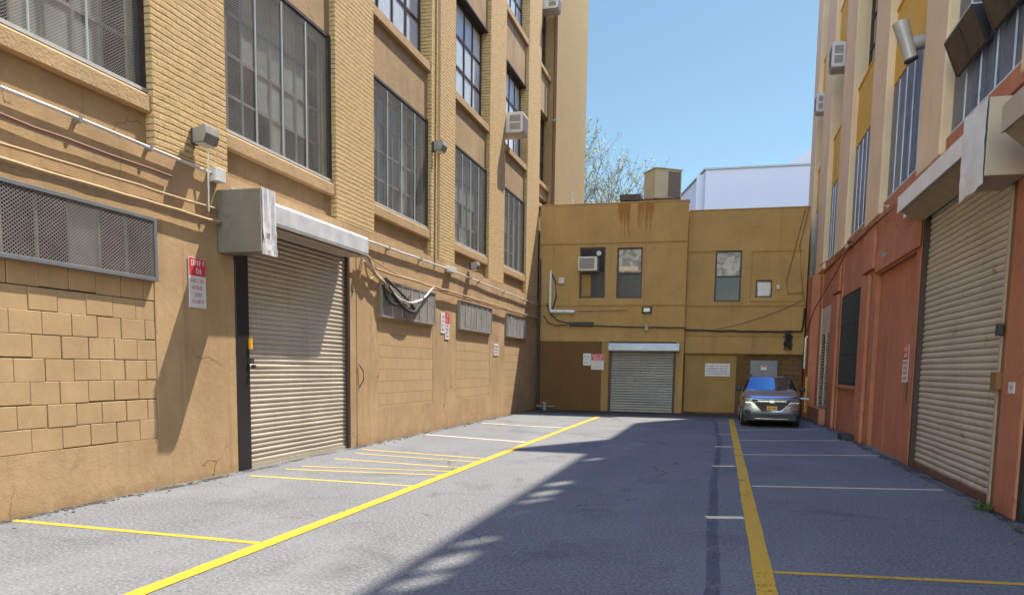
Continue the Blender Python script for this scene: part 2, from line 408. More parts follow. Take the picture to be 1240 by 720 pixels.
def window(W, root, u0, u1, z0, z1, cols, rows, wf=-.30, fm='frame_pale', gm='glass', bar=.045, frame=.07,
           pale=.3, blind=.08, sill=None, sillmat='sill', guard=None, guardmat='screen', guardrail='railgrey',
           guardbars=4, wg=-.11, post=0.0, open_rows=(), seed=0, hbar='same', jitter=.004):
    rnd = random.Random(seed*97 + int(u0*13) + int(z0*7))
    f = MB()
    wb(f, W, u0, u0+frame, wf-.05, wf+.03, z0, z1); wb(f, W, u1-frame, u1, wf-.05, wf+.03, z0, z1)
    wb(f, W, u0+frame, u1-frame, wf-.05, wf+.03, z0, z0+frame); wb(f, W, u0+frame, u1-frame, wf-.05, wf+.03, z1-frame, z1)
    iu0, iu1, iz0, iz1 = u0+frame, u1-frame, z0+frame, z1-frame
    for i in range(1, cols):
        c = iu0 + (iu1-iu0)*i/cols
        wb(f, W, c-bar/2, c+bar/2, wf-.035, wf+.018, iz0, iz1)
    for j in range(1, rows):
        c = iz0 + (iz1-iz0)*j/rows
        for i in range(cols):
            a = iu0 + (iu1-iu0)*i/cols + (bar/2 if i else 0); b = iu0 + (iu1-iu0)*(i+1)/cols - (bar/2 if i < cols-1 else 0)
            wb(f, W, a, b, wf-.03, wf+.012, c-bar/2, c+bar/2)
    fo = f.build('window', M[fm], root)
    p = QB()
    colt = [rnd.random() for _ in range(cols)]
    for i in range(cols):
        for j in range(rows):
            a = iu0 + (iu1-iu0)*i/cols; b = iu0 + (iu1-iu0)*(i+1)/cols
            c = iz0 + (iz1-iz0)*j/rows; d = iz0 + (iz1-iz0)*(j+1)/rows
            r = .6*colt[i] + .4*rnd.random()
            t = 1.0 if rnd.random() < blind else (.7 if r < pale else 0.1)
            out_quad(p, W, a, b, wf-.012, c, d, t, (rnd.uniform(-jitter, jitter), rnd.uniform(-jitter, jitter)))
    p.build('pane', M[gm], fo)
    if sill:
        s = MB(); sh, so = sill
        prof = [(-.36, z0-sh), (so-.02, z0-sh), (so, z0-sh+.02), (so, z0-.05), (so-.03, z0-.02), (-.36, z0)]
        s.prism(prof, lambda t, w, z: W(t, w, z), u0-.0, u1+.0)
        s.build('sill', M[sillmat], fo)
    if guard:
        g = QB(); out_quad(g, W, u0+post, u1-post, wg, z0+.03, z1-.02)
        g.build('mesh_guard', M[guardmat], fo)
        r = MB()
        wb(r, W, u0+.01, u1-.01, wg+.004, wg+.04, z0+.005, z0+.05)
        for i in range(1 if guardbars < 5 else 0, guardbars):
            c = u0+.03+post + (u1-u0-.06-2*post)*i/guardbars
            wb(r, W, c-.008, c+.008, wg+.006, wg+.028, z0+.052, z1-.062)
        r.build('guard_rail', M[guardrail], fo)
        if post:
            q = MB(); wb(q, W, u1-post, u1-.005, wg-.1, wg+.02, z0, z1); q.build('jamb_post', M['darksteel'], fo)
            q = MB(); wb(q, W, u0+.005, u0+post, wg-.1, wg+.02, z0, z1); q.build('jamb_post', M['darksteel'], fo)
    return fo

def slats(W, u0, u1, z0, z1, w, pitch=.078, depth=.022):
    m = QB(); n = int(round((z1-z0)/pitch)); pitch = (z1-z0)/n
    prof = []
    K = 7
    for i in range(n):
        prof += [(w-.010, z0 + (i-.0)*pitch), (w-.010, z0 + (i+.07)*pitch)]
        for k in range(K):
            s = k/(K-1)
            prof.append((w + depth*(math.sin(math.pi*(.08+.84*s))**.7), z0 + (i+.09+.89*s)*pitch))
    prof.append((w, z1))
    segs = max(2, int((u1-u0)/.3))
    rnd = random.Random(int(u0*100))
    for i in range(len(prof)-1):
        (wa, za), (wc, zc) = prof[i], prof[i+1]
        for k in range(segs):
            a = u0 + (u1-u0)*k/segs; b = u0 + (u1-u0)*(k+1)/segs
            p = [W(a, wa, za), W(b, wa, za), W(b, wc, zc), W(a, wc, zc)]
            e = (Vector(p[1])-Vector(p[0])).cross(Vector(p[3])-Vector(p[0]))
            o = Vector(W(0,1,0)) - Vector(W(0,0,0))
            m.quad(*(p if e.dot(o) > 0 else p[::-1]))
    # old laths: each sits a little differently and the curtain is gently dented
    o = Vector(W(0,1,0)) - Vector(W(0,0,0)); j = [rnd.uniform(-.0035, .0035) for _ in range(n+2)]
    def dent(p):
        u = p[0] if abs(o.y) > .5 else p[1]; z = p[2]
        d = .007*math.sin(u*2.3+z*1.7)*math.sin(z*2.1+u) + .004*math.sin(u*5.1-z*3.3) + j[min(n, max(0, int((z-z0)/pitch)))]*math.sin(u*1.3+z*40)
        return tuple(Vector(p) + o*d)
    m.v = [dent(p) for p in m.v]
    return m

# ================================================================== GROUND
g = QB()
g.quad((-220,-160,0),(220,-160,0),(220,320,0),(-220,320,0))
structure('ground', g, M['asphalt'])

def strip(name, pts, width, mat, z, wob=0.0, step=.5, seed=1):
    """a painted band along a polyline on the ground"""
    rnd = random.Random(seed); P = []
    for (a, b) in zip(pts[:-1], pts[1:]):
        a = Vector((*a, 0)); b = Vector((*b, 0)); n = max(1, int((b-a).length/step))
        for i in range(n): P.append(a.lerp(b, i/n))
    P.append(Vector((*pts[-1], 0)))
    m = QB(); row = []
    off = 0.0
    for i, p in enumerate(P):
        d = (P[min(i+1, len(P)-1)] - P[max(0, i-1)]).normalized(); n = Vector((-d.y, d.x, 0))
        off = off*.85 + rnd.uniform(-wob, wob)
        hw = width/2 * (1 + rnd.uniform(-.06, .06))
        row.append((tuple(p + n*(hw+off) + Vector((0,0,z))), tuple(p - n*(hw-off) + Vector((0,0,z)))))
    for a, b in zip(row[:-1], row[1:]): m.quad(a[1], b[1], b[0], a[0])
    return structure(name, m, mat)

strip('lane_line', [(-4.20,-2.0),(-4.20,10),(-4.22,20),(-4.21,28.3)], .16, M['yellow_new'], .008, .004, .6, 3)
strip('lane_line', [(.42,-1.0),(.44,9.0),(.45,18),(.455,29.4)], .17, M['yellow_new'], .008, .0025, .6, 4)
for k, (a, b, m, w) in enumerate([
    ((-7.42,6.80),(-4.28,6.67),'yellow_new',.09), ((-7.05,10.74),(-4.28,10.62),'yellow_thin',.08),
    ((-6.95,11.62),(-4.28,11.85),'yellow_thin',.07), ((-6.9,12.05),(-4.28,12.35),'yellow_thin',.06),
    ((-6.9,13.25),(-4.28,12.85),'yellow_thin',.07), ((-6.95,14.22),(-4.28,13.75),'yellow_thin',.07),
    ((-7.15,14.95),(-4.28,14.30),'yellow_thin',.08),
    ((-7.25,18.85),(-4.28,17.85),'pale_line',.09), ((-7.1,23.4),(-4.28,22.6),'pale_line',.09),
    ((.53,7.08),(3.30,7.42),'yellow_new',.085), ((.55,12.40),(3.33,13.0),'pale_line',.085),
    ((.54,17.05),(3.36,18.0),'pale_line',.085), ((.54,20.5),(3.2,21.6),'pale_line',.08), ((.55,24.1),(3.0,25.5),'pale_line',.08),
    ((-.09,9.53),(.35,9.66),'pale_line',.16), ((-.06,14.76),(.34,14.9),'pale_line',.15), ((-.04,18.6),(.34,18.7),'pale_line',.15),
    ((0.,22.3),(.34,22.35),'pale_line',.09), ((.02,26.9),(.36,27.2),'yellow_thin',.09)]):
    strip('parking_line', [a, b], w, M[m], .004, .002, .5, 20+k)
strip('pavement_crack', [(-.3,30.5),(-.22,29.2),(-.05,26.5),(-.02,23.9),(.05,20.5),(.07,18.7),(.02,16),(.01,15.3),(-.03,12),(-.01,8.9),(.01,6.2),(.03,2)], .12, M['crackseal'], .003, .010, .25, 9)
strip('grime_shade_strip', [(-7.43,2),(-7.42,10.6),(-7.46,15.8),(-7.44,30)], .16, M['dirt'], .003, .03, .2, 11)
strip('grime_shade_strip', [(3.38,4),(3.40,11),(3.40,16.3),(3.36,26),(3.2,31)], .22, M['dirt'], .003, .04, .2, 12)
strip('grime_shade_strip', [(-7.4,32.1),(-1.4,32.1),(3,32.3)], .8, M['dirt'], .003, .1, .2, 13)  # rear wall foot: shade painted in with the grime material

rr = random.Random(77); gm_ = MB()
for i in range(900):
    side = rr.random()
    if side < .5: x_, y_ = LX + .05 + abs(rr.gauss(0, .14)), rr.uniform(5, 30)
    elif side < .85: x_, y_ = RX - .08 - abs(rr.gauss(0, .16)), rr.uniform(8, 31)
    else: x_, y_ = rr.uniform(-7, 3), 32.0 - abs(rr.gauss(0, .3))
    if side < .5 and 11 < y_ < 15.2: continue
    a_ = rr.uniform(0, 6.3); s_ = rr.uniform(.006, .022)
    m_ = Matrix.Translation((x_, y_, s_*.3)) @ Matrix.Rotation(a_, 4, 'Z')
    b_ = MB().box(-s_, s_, -s_*.6, s_*.6, -s_*.28, s_*.4).xform(m_); n_ = len(gm_.v)
    gm_.v += b_.v; gm_.f += [tuple(n_+k for k in f) for f in b_.f]; gm_.t += b_.t
go = gm_.build('grit', plain('loose grit', (.13,.115,.095), .95, 0, .5)); go['kind'] = 'stuff'
tag(go, 'loose dark grit and crumbs lying along the foot of the walls', 'grit')

# ================================================================== LEFT BUILDING
LB = thing('brick_building', 'tall tan painted brick factory building along the sunlit left side of the alley', 'building', (LX, 20, 0))
BAYS = [(-5.1,-1.6),(.25,3.8),(5.62,9.35),(11.0,14.58),(16.36,19.88),(21.80,25.22),(27.10,30.33)]
PIL = [(-9.0,-5.1),(-1.6,.25),(3.8,5.62),(9.35,11.0),(14.58,16.36),(19.88,21.80),(25.22,27.10),(30.33,32.40)]
LTOP = 25.0
# storey heights: (sill z, head z)
ST = [(5.32, 8.08), (9.52, 12.38), (14.12, 17.0), (18.7, 21.6)]
LEDGE = 4.62
core = MB(); wb(core, L, -9, 42.5, -9.0, -.62, 0, LTOP-.6); core.build('core', M['void'], LB)
rf = MB(); wb(rf, L, -9, 42.5, -9.0, -.62, LTOP-.59, LTOP-.4); rf.build('roof', M['roof'], LB)
for a, b in PIL:
    p = MB(); wb(p, L, a, b, -.6, 0, LEDGE+.002, LTOP); p.build('pier', M['tan_brick'], LB, bevel=.012)
for (a, b) in BAYS:
    zs = [LEDGE+.002] + [h for s, h in ST]; ze = [s-.26 for s, h in ST] + [LTOP-.3]
    for z0, z1 in zip(zs, ze):
        s = MB(); wb(s, L, a+.002, b-.002, -.58, -.12, z0, z1); s.build('spandrel', M['tan_panel'], LB)
    for z in [h for s, h in ST]:
        li = MB(); wb(li, L, a+.004, b-.004, -.36, -.095, z-.055, z+.0); li.build('lintel', M['darksteel'], LB)
for i, (a, b) in enumerate(BAYS):
    for j, (z0, z1) in enumerate(ST):
        if j == 0:
            window(L, LB, a, b, z0, z1-.06, 8, 4, wf=-.34, pale=.42, blind=.03, sill=(.26, -.025), guard=True, post=.12 if i < 4 else .06, seed=i+3)
        else:
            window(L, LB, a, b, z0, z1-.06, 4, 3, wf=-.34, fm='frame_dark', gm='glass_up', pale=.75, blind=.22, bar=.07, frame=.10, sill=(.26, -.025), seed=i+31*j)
# narrow last bay and the blank end wall
for j, (z0, z1) in enumerate(ST):
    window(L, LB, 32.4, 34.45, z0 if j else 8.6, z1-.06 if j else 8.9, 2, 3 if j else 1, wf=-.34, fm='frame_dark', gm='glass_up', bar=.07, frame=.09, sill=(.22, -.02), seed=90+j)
for z0, z1 in ((LEDGE+.002, 8.3), (8.9, ST[1][0]-.22), (ST[1][1], ST[2][0]-.22), (ST[2][1], ST[3][0]-.22), (ST[3][1], LTOP-.3)):
    s = MB(); wb(s, L, 32.402, 34.448, -.58, -.12, z0, z1); s.build('spandrel', M['tan_panel'], LB)
e = MB(); wb(e, L, 34.45, 42.55, -9.0, .12, 0, LTOP); e.build('end_wall', M['end_brick'], LB, bevel=.02)
# lower storey: flush stucco wall with recessed block infill
lw = MB()
def lowseg(u0, u1, z0, z1, w1=0.0): wb(lw, L, u0, u1, -.60, w1, z0, z1)
lowseg(-9, 5.62, 0, LEDGE)
lowseg(9.27, 11.10, 0, LEDGE)
lowseg(5.62, 9.27, 0, .70); lowseg(5.62, 9.27, 2.84, LEDGE)
lowseg(11.10, 15.46, 4.12, LEDGE)
lowseg(15.46, 16.55, 0, LEDGE)
for (a, b, c) in ((16.55, 20.05, 22.05), (22.05, 25.45, 27.40), (27.40, 30.40, 34.45)):
    lowseg(a, b, 0, .78); lowseg(a, b, 2.82, LEDGE); lowseg(b, c, 0, LEDGE)
lw.build('lower_wall', M['tan_wall'], LB)
for (a, b) in ((16.55, 20.05), (22.05, 25.45), (27.40, 30.40)):
    bi = MB(); wb(bi, L, a, b, -.6, -.006, .78, 2.82); bi.build('block_infill', M['block_far'], LB)
# near bay: hollow blocks laid one by one over dark joints
j = MB(); wb(j, L, 5.62, 9.27, -.60, -.032, .70, 2.84); j.build('joint_backing', M['joint'], LB)
bl = MB(); rnd = random.Random(5)
rows = 8; rh = (2.84-.70)/rows
for r_ in range(rows):
    u = 9.265 - (.20 if r_ % 2 else .36)
    z0 = .70 + r_*rh
    edges = [9.265, u]
    while edges[-1] > 5.7: edges.append(edges[-1] - .42*rnd.uniform(.95, 1.05))
    edges[-1] = 5.625
    dz = rnd.uniform(-.004, .004)
    for a, b in zip(edges[:-1], edges[1:]):
        if a-b < .03: continue
        g0 = rnd.choice([.001,.003,.008,.014])*rnd.uniform(.7,1.2); t0 = rnd.choice([.001,.003,.006,.015])*rnd.uniform(.7,1.2)
        w1 = -.010 + rnd.uniform(-.003, .003)
        wb(bl, L, b+g0, a-.003, -.2, w1, z0+t0+dz, z0+rh-.002+dz)
bl.build('block_infill', M['block'], LB, bevel=.005, seg=1)
# basement vents
for k, (a, b) in enumerate(((5.9, 9.25), (16.6, 20.02), (22.08, 25.42), (27.42, 30.28))):
    v = MB()
    z0, z1, w1 = 2.83, 3.67, .085
    for (u0, u1, q0, q1) in ((a, b, z0, z0+.05), (a, b, z1-.05, z1), (a, a+.05, z0+.05, z1-.05), (b-.05, b, z0+.05, z1-.05)):
        wb(v, L, u0, u1, .002, w1, q0, q1)
    vo = v.build('vent', M['lampgrey'] if k else M['cabinet'], LB, bevel=.004)
    q = QB(); out_quad(q, L, a+.05, b-.05, w1-.012, z0+.05, z1-.05); q.build('vent_mesh', M['screen_far' if k else 'screen_v'], vo)
    if k:
        for i in range(1, 6):
            q = MB(); c = a+(b-a)*i/6; wb(q, L, c-.010, c+.010, w1-.006, w1+.008, z0+.05, z1-.05); q.build('vent_bar', M['railgrey'], vo)
    q = QB(); rr = random.Random(k)
    n = 7
    for i in range(n):
        out_quad(q, L, a+.05+(b-a-.1)*i/n, a+.05+(b-a-.1)*(i+1)/n, .006, z0+.05, z1-.05, rr.choice([.1, .1, .1, .1, .7]))
    q.build('vent_pane', M['glass'], vo)
    q = MB()
    for i in range(1, n): 
        c = a+.05+(b-a-.1)*i/n; wb(q, L, c-.015, c+.015, .008, .03, z0+.05, z1-.05)
    q.build('vent_bar', M['frame_pale'], vo)
# roller door of the left building
DW = -.10
rd = slats(L, 11.46, 15.06, .06, 4.10, DW, .084, .028).build('roller_door', M['slat'], LB, smooth=False)
x = MB(); wb(x, L, 11.46, 15.06, DW-.02, DW+.045, .0, .065); x.build('bottom_bar', M['slat'], rd)
x = MB(); wb(x, L, 11.12, 11.47, -.30, .012, 0, 4.10); x.build('guide_rail', M['black'], rd, bevel=.01)
x = MB(); wb(x, L, 15.05, 15.16, -.30, -.01, 0, 4.10); x.build('guide_rail', M['frame_dark'], rd, bevel=.006)
x = MB(); wb(x, L, 15.16, 15.455, -.30, -.012, 0, 4.10); x.build('jamb', M['tan_wall'], rd)
x = MB(); wb(x, L, 11.44, 11.50, .013, .05, 1.98, 2.16); x.build('latch_tag', M['plate'], rd)
x = MB(); wb(x, L, 11.42, 11.53, .013, .05, 1.74, 1.83); x.cyl(L(11.50, .03, 1.70), .03, .06, 0, 10); x.build('padlock', M['darksteel'], rd)
hp = [(.0, 3.97), (.05, 3.93), (.46, 3.95), (.50, 3.99), (.50, 4.27), (.47, 4.31), (.0, 4.47)]
x = MB().prism(hp, lambda t, w, z: L(t, w+.002, z), 11.06, 14.98); x.build('hood', M['galv'], rd, bevel=.008)
x = MB().prism([(.004, 3.965),(.47,3.945),(.47,3.952),(.004,3.972)], lambda t, w, z: L(t, w, z-.03), 11.08, 14.96); x.build('hood_soffit', M['boxtan'], rd)
x = MB(); wb(x, L, 10.68, 11.045, .003, .775, 3.42, 4.35); mbx = x.build('motor_housing', M['galv_dull'], rd, bevel=.012)
# crumpled bright front sheet of the housing
x = QB(); nu, nz = 6, 12; rr = random.Random(4); grid = {}
for i in range(nu+1):
    for k in range(nz+1):
        d = .010*math.sin(i*2.3+.3*k) + rr.uniform(-.007, .007) * (1.6 if k < 5 else .5)
        grid[i, k] = L(10.675 + .385*i/nu + (rr.uniform(-.012,.012) if i in (0,nu) and k < 6 else 0), .790 + d, 3.385 + .975*k/nz)
for i in range(nu):
    for k in range(nz): x.quad(grid[i,k], grid[i+1,k], grid[i+1,k+1], grid[i,k+1])
x.smooth = True; x.build('housing_face', M['galv'], rd)

# ================================================================== RIGHT BUILDING
RB = thing('factory_building', 'tall cream and yellow factory building with terracotta base on the shaded right side', 'building', (RX, 20, 0))
RBAY = [(.45,4.1),(5.85,9.5),(11.30,15.02),(16.62,20.25),(22.10,25.45),(27.65,30.60),(33.0,35.2)]
RPIL = [(-6.0,.45),(4.1,5.85),(9.5,11.30),(15.02,16.62),(20.25,22.10),(25.45,27.65),(30.60,33.0),(35.2,37.0)]
RST = [(5.66, 8.22), (9.95, 12.65), (14.25, 16.9)]
RTOP = 20.4
BASE = 5.30
core = MB(); wb(core, Rt, -6, 37.0, -9.0, -.62, 0, RTOP-.5); core.build('core', M['void'], RB)
rf = MB(); wb(rf, Rt, -6, 37.0, -9.0, -.62, RTOP-.49, RTOP-.3); rf.build('roof', M['roof'], RB)
for a, b in RPIL:
    p = MB(); wb(p, Rt, a, b, -.6, .10, BASE+.10, RTOP); p.build('pier', M['cream'], RB, bevel=.03)
for a, b in RBAY:
    for k, (z0, z1) in enumerate(zip([h for s, h in RST], [s-.12 for s, h in RST[1:]] + [RTOP])):
        s = MB(); wb(s, Rt, a+.002, b-.002, -.58, -.06, z0, z1); s.build('spandrel', M['yellow'], RB)
for i, (a, b) in enumerate(RBAY):
    for k, (z0, z1) in enumerate(RST):
        if k == 0:
            window(Rt, RB, a, b, z0, z1-.02, 8, 4, wf=-.36, pale=.30, blind=.0, guard=True, guardmat='screen_r', guardrail='railblue', guardbars=5, wg=-.07, seed=60+i)
        else:
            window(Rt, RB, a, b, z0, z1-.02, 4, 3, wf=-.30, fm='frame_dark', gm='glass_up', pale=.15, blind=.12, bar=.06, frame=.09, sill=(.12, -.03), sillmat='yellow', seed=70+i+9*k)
# unseen top parapet; openings added and shaped to throw patches of sun
par = MB()
OPEN = [(2.6,3.3),(5.0,6.0),(8.3,9.2),(11.4,12.0),(13.2,14.4),(16.4,16.9),(17.0,17.72),(18.05,18.4),(19.75,19.95),(20.62,20.98),(21.15,21.75),(22.15,22.7),(25.6,26.0),(27.0,27.5)]
Z0, Z1, Z2 = 20.95, 22.25, 22.62
wb(par, Rt, -6, 37, -.10, 0, RTOP+.002, Z0); wb(par, Rt, -6, 37, -.10, 0, Z1, Z2)
u = -6
for a, b in OPEN + [(37, 37)]:
    if a > u: wb(par, Rt, u, a, -.10, 0, Z0, Z1)
    u = b
par.build('parapet', M['cream'], RB)
ch = MB(); wb(ch, Rt, 30.9, 31.4, -4.5, -.35, RTOP-.29, 30.0); ch.build('bulkhead', M['yellow'], RB)
# terracotta base storey
ob = MB()
def base(u0, u1, z0, z1, w=0.0): wb(ob, Rt, u0, u1, -.60, w, z0, z1)
D1 = (11.5, 16.10); D2 = (6.2, 10.55)
base(-6, 6.2, 0, BASE); base(6.2, 10.55, 4.25, BASE); base(10.55, 11.30, 0, BASE, .02)
base(11.30, 16.10, 4.75, BASE); base(16.10, 16.50, 0, BASE, .02)
base(16.50, 20.30, 4.02, BASE, .03); base(20.30, 22.05, 0, BASE, .03)
base(22.05, 25.85, 0, 1.38); base(22.05, 25.85, 4.0, BASE); base(25.85, 27.60, 0, BASE, .03)
base(27.60, 30.70, 0, .28); base(27.60, 30.70, 4.02, BASE); base(30.70, 31.3, 0, BASE, .05)
base(31.3, 37.0, 0, BASE, .33)
ob.build('base_wall', M['orange'], RB, bevel=.02)
cap = MB()
wb(cap, Rt, -6, 37, -.60, .06, BASE+.003, BASE+.10)
for a, b in RBAY: wb(cap, Rt, a+.003, b-.003, -.34, -.0, BASE+.103, 5.655)
cap.build('base_cap', M['orange'], RB, bevel=.012)
for a, b, w0_, w1_, q0, q1 in ((20.5,21.9,.032,.12,4.2,5.1), (26.0,27.5,.032,.12,4.2,5.0), (15.06,16.45,.022,.12,4.8,5.1), (20.9,21.9,.032,.12,0,4.1), (26.1,27.45,.032,.12,0,4.1), (27.62,31.0,.05,.30,0,.52), (16.1,20.4,.034,.075,4.06,4.55)):
    pl = MB(); wb(pl, Rt, a, b, w0_, w1_, q0, q1); pl.build('plinth', M['orange'], RB, bevel=.02)
# plated over doorway
x = MB(); wb(x, Rt, 16.50, 20.30, -.3, -.07, 0, 4.02)
pd = x.build('steel_panel', M['orange2'], RB)
x = MB()
for c in (17.35, 19.0): wb(x, Rt, c-.008, c+.008, -.069, -.06, 0.0, 4.0)
x.build('panel_seam', M['orange'], pd)
x = MB(); wb(x, Rt, 16.62, 16.78, -.069, -.02, 1.18, 1.58); x.build('lock_box', M['darksteel'], pd)
# barred window
x = MB()
for i in range(15):
    c = 22.12 + 3.66*i/14; wb(x, Rt, c-.018, c+.018, -.02, .02, 1.44, 3.94)
for z in (1.40, 2.25, 3.1, 3.95): wb(x, Rt, 22.07, 25.83, -.018, .012, z, z+.045)
bw = x.build('barred_window', M['black'], RB)
x = QB(); out_quad(x, Rt, 22.06, 25.84, -.1, 1.39, 3.99, .1); x.build('pane', M['void'], bw)
x = MB(); wb(x, Rt, 22.0, 25.9, .032, .09, 1.30, 1.385); x.build('sill', M['orange'], bw)
# louvred opening
x = MB()
for (a, b, q0, q1) in ((27.62, 27.74, .30, 4.0), (30.56, 30.68, .30, 4.0), (29.08, 29.2, .3, 3.05), (27.74, 30.56, .30, .40)): wb(x, Rt, a, b, -.1, .03, q0, q1)
wb(x, Rt, 27.74, 30.56, -.08, .01, 3.05, 4.0)
lo = x.build('louvre', M['louver'], RB)
x = MB()
z = .44
while z < 3.0:
    for a, b in ((27.74, 29.08), (29.2, 30.56)):
        x.prism([(-.09, z+.05), (.015, z), (.02, z+.012), (-.085, z+.062)], lambda t, w, q: Rt(t, w, q), a, b)
    z += .105
x.build('louvre_blade', M['louver'], lo)
x = QB(); out_quad(x, Rt, 27.7, 30.6, -.11, .3, 3.1); x.build('louvre_backing', M['void'], lo)
# main roller door on the right
rd = slats(Rt, 11.62, 16.0, .10, 4.72, -.10, .100, .028).build('roller_door', M['slat_beige'], RB, smooth=False)
x = MB(); wb(x, Rt, 11.62, 16.0, -.14, -.05, 0.01, .11); x.build('bottom_bar', M['rust'], rd)
x = MB(); wb(x, Rt, 15.98, 16.09, -.3, .012, 0, 4.70); x.build('guide_rail', M['frame_dark'], rd)
x = MB(); wb(x, Rt, 11.56, 11.63, -.3, -.01, 0, 4.70); x.build('guide_rail', M['boxtan'], rd)
x = MB(); wb(x, Rt, 11.302, 11.555, -.3, -.03, 0, 4.70); x.build('guide_post', M['brownsteel'], rd)
x = MB(); wb(x, Rt, 11.36, 11.60, -.02, .07, 1.55, 1.78); x.build('lock_box', M['brownsteel'], rd, bevel=.01)
x = MB(); wb(x, Rt, 11.5, 11.62, -.02, .05, 2.25, 2.40); x.build('hasp', M['darksteel'], rd, bevel=.01)
x = MB().prism([(.02, 4.52), (.40, 4.74), (.40, 4.75), (.02, 4.98)], lambda t, w, z: Rt(t, w, z), 11.9, 16.35); x.build('hood', M['hoodtan'], rd)
x = MB().prism([(.402, 4.70), (.432, 4.70), (.432, 4.99), (.02, 5.10), (.02, 5.085), (.402, 4.97)], lambda t, w, z: Rt(t, w, z), 11.9, 16.36); x.build('hood_fascia', M['fascia'], rd, bevel=.004)
x = MB(); wb(x, Rt, 10.95, 11.88, .024, .50, 4.14, 5.06); x.build('motor_housing', M['boxtan'], rd, bevel=.01)
x = QB(); rr = random.Random(8); grid = {}
for i in range(7):
    for k in range(11):
        grid[i, k] = Rt(10.94 + .97*i/6, .515 + .012*math.sin(i*2.1+.25*k) + rr.uniform(-.005, .005), 4.02 + 1.05*k/10 + (rr.uniform(-.03,.03) if k == 0 else 0))
for i in range(6):
    for k in range(10): x.quad(grid[i,k], grid[i,k+1], grid[i+1,k+1], grid[i+1,k])
x.smooth = True; x.build('housing_face', M['galv'], rd)
# nearest roller door, mostly out of the frame
rd = slats(Rt, 6.32, 10.42, .10, 4.2, -.10, .086, .022).build('roller_door', M['slat'], RB, smooth=False)
x = MB(); wb(x, Rt, 10.42, 10.545, -.3, -.01, 0, 4.2); x.build('guide_rail', M['black'], rd)
x = MB().prism([(.02, 4.25), (.30, 4.23), (.55, 4.45), (.55, 4.72), (.02, 4.85)], lambda t, w, z: Rt(t, w, z), 6.1, 10.2); x.build('hood', M['hoodtan'], rd, bevel=.01)
x = MB().prism([(.552, 4.43), (.572, 4.43), (.572, 4.73), (.02, 4.87), (.02, 4.855), (.552, 4.715)], lambda t, w, z: Rt(t, w, z), 6.1, 10.21); x.build('hood_fascia', M['boxtan'], rd)

# ================================================================== REAR BUILDING
BB = thing('rear_building', 'two storey ochre stucco building closing the far end of the alley', 'building', (-2, BY, 0))
lw_ = MB(); wb(lw_, Bk, -7.45, -4.50, -.5, 0, 2.86, 8.36)
def holes(mb, W, u0, u1, z0, z1, hs, w0=-.5, w1=0.0):
    """wall slab with rectangular holes (u0,u1,z0,z1), by column cuts"""
    us = sorted({u0, u1, *[h[0] for h in hs], *[h[1] for h in hs]})
    for a, b in zip(us[:-1], us[1:]):
        hh = sorted([h for h in hs if h[0] < b-1e-6 and h[1] > a+1e-6], key=lambda h: h[2])
        z = z0
        for h in hh:
            if h[2] > z: wb(mb, W, a, b, w0, w1, z, h[2])
            z = h[3]
        if z < z1: wb(mb, W, a, b, w0, w1, z, z1)
w1_ = (-5.76, -4.70, 4.62, 6.66); w2_ = (-4.23, -3.20, 4.60, 6.62)
m = MB(); holes(m, Bk, -7.45, -1.45, 2.86, 8.36, [w1_, w2_]); m.build('upper_wall', M['ochre'], BB)
gd = (-4.45, -1.75, 0, 2.82)
m = MB(); holes(m, Bk, -7.45, -1.45, 0, 2.857, [gd], -.5, -.004); m.build('dado_wall', M['ochre_low'], BB)
m = MB(); wb(m, Bk, -1.74, -1.448, -.02, .004, 0, 2.857); m.build('corner_pier', M['ochre'], BB)
m = MB(); wb(m, Bk, -4.75, -4.46, -.02, .003, 0, 2.857); m.build('jamb', M['ochre_mid'], BB)
w3_ = (-.36, .66, 4.46, 6.46); w4_ = (1.22, 1.84, 4.62, 5.30)
m = MB(); holes(m, Bk2, -1.452, 3.12, 2.44, 8.02, [w3_, w4_]); m.build('upper_wall', M['ochre'], BB)
m = MB(); holes(m, Bk2, -1.452, 3.12, 0, 2.437, [(-1.40, .62, .06, 2.38), (.92, 3.1, .06, 2.36)]); m.build('lower_wall', M['ochre_low'], BB)
m = MB(); wb(m, Bk2, -1.41, .63, -.4, -.10, .04, 2.40); m.build('blocked_doorway', M['ochre_mid'], BB)
m = MB(); wb(m, Bk2, .90, 3.11, -.4, -.12, .04, 2.40); m.build('blocked_doorway', brick('brown block', (.17,.095,.04), .42, .2, .012, rough_face=.4), BB)
m = MB(); m.box(-7.45, -1.46, BY+.502, 44, 0, 8.0); m.box(-1.455, 3.12, BY+.852, 44, 0, 7.7); m.build('core', M['void'], BB)
m = MB(); m.box(-7.45, -1.46, BY+.502, 44, 8.003, 8.1); m.box(-1.455, 3.12, BY+.852, 44, 7.703, 7.8); m.build('roof', M['roof'], BB)
m = MB(); wb(m, Bk, -7.45, -1.43, -.52, .02, 8.363, 8.41); wb(m, Bk2, -1.428, 3.12, -.52, .02, 8.023, 8.07); m.build('coping', M['ochre'], BB, bevel=.01)
m = MB()
for z, h in ((6.80, .035), (4.30, .045)): wb(m, Bk, -7.45, -1.45, .002, .028, z, z+h)
for z, h in ((4.28, .05), (3.1, .03)): wb(m, Bk2, -1.44, 3.12, .002, .03, z, z+h)
for a, b, q0, q1 in ((1.02, 1.05, 4.46, 6.42), (2.95, 2.98, 4.46, 6.42), (1.05, 2.95, 6.39, 6.42), (1.05, 2.95, 4.46, 4.49), (-1.44, -.40, 6.42, 6.45)): wb(m, Bk2, a, b, .002, .025, q0, q1)
wb(m, Bk2, -1.42, 3.1, .002, .03, 2.41, 2.44)
m.build('ledge', M['ochre_mid'], BB)
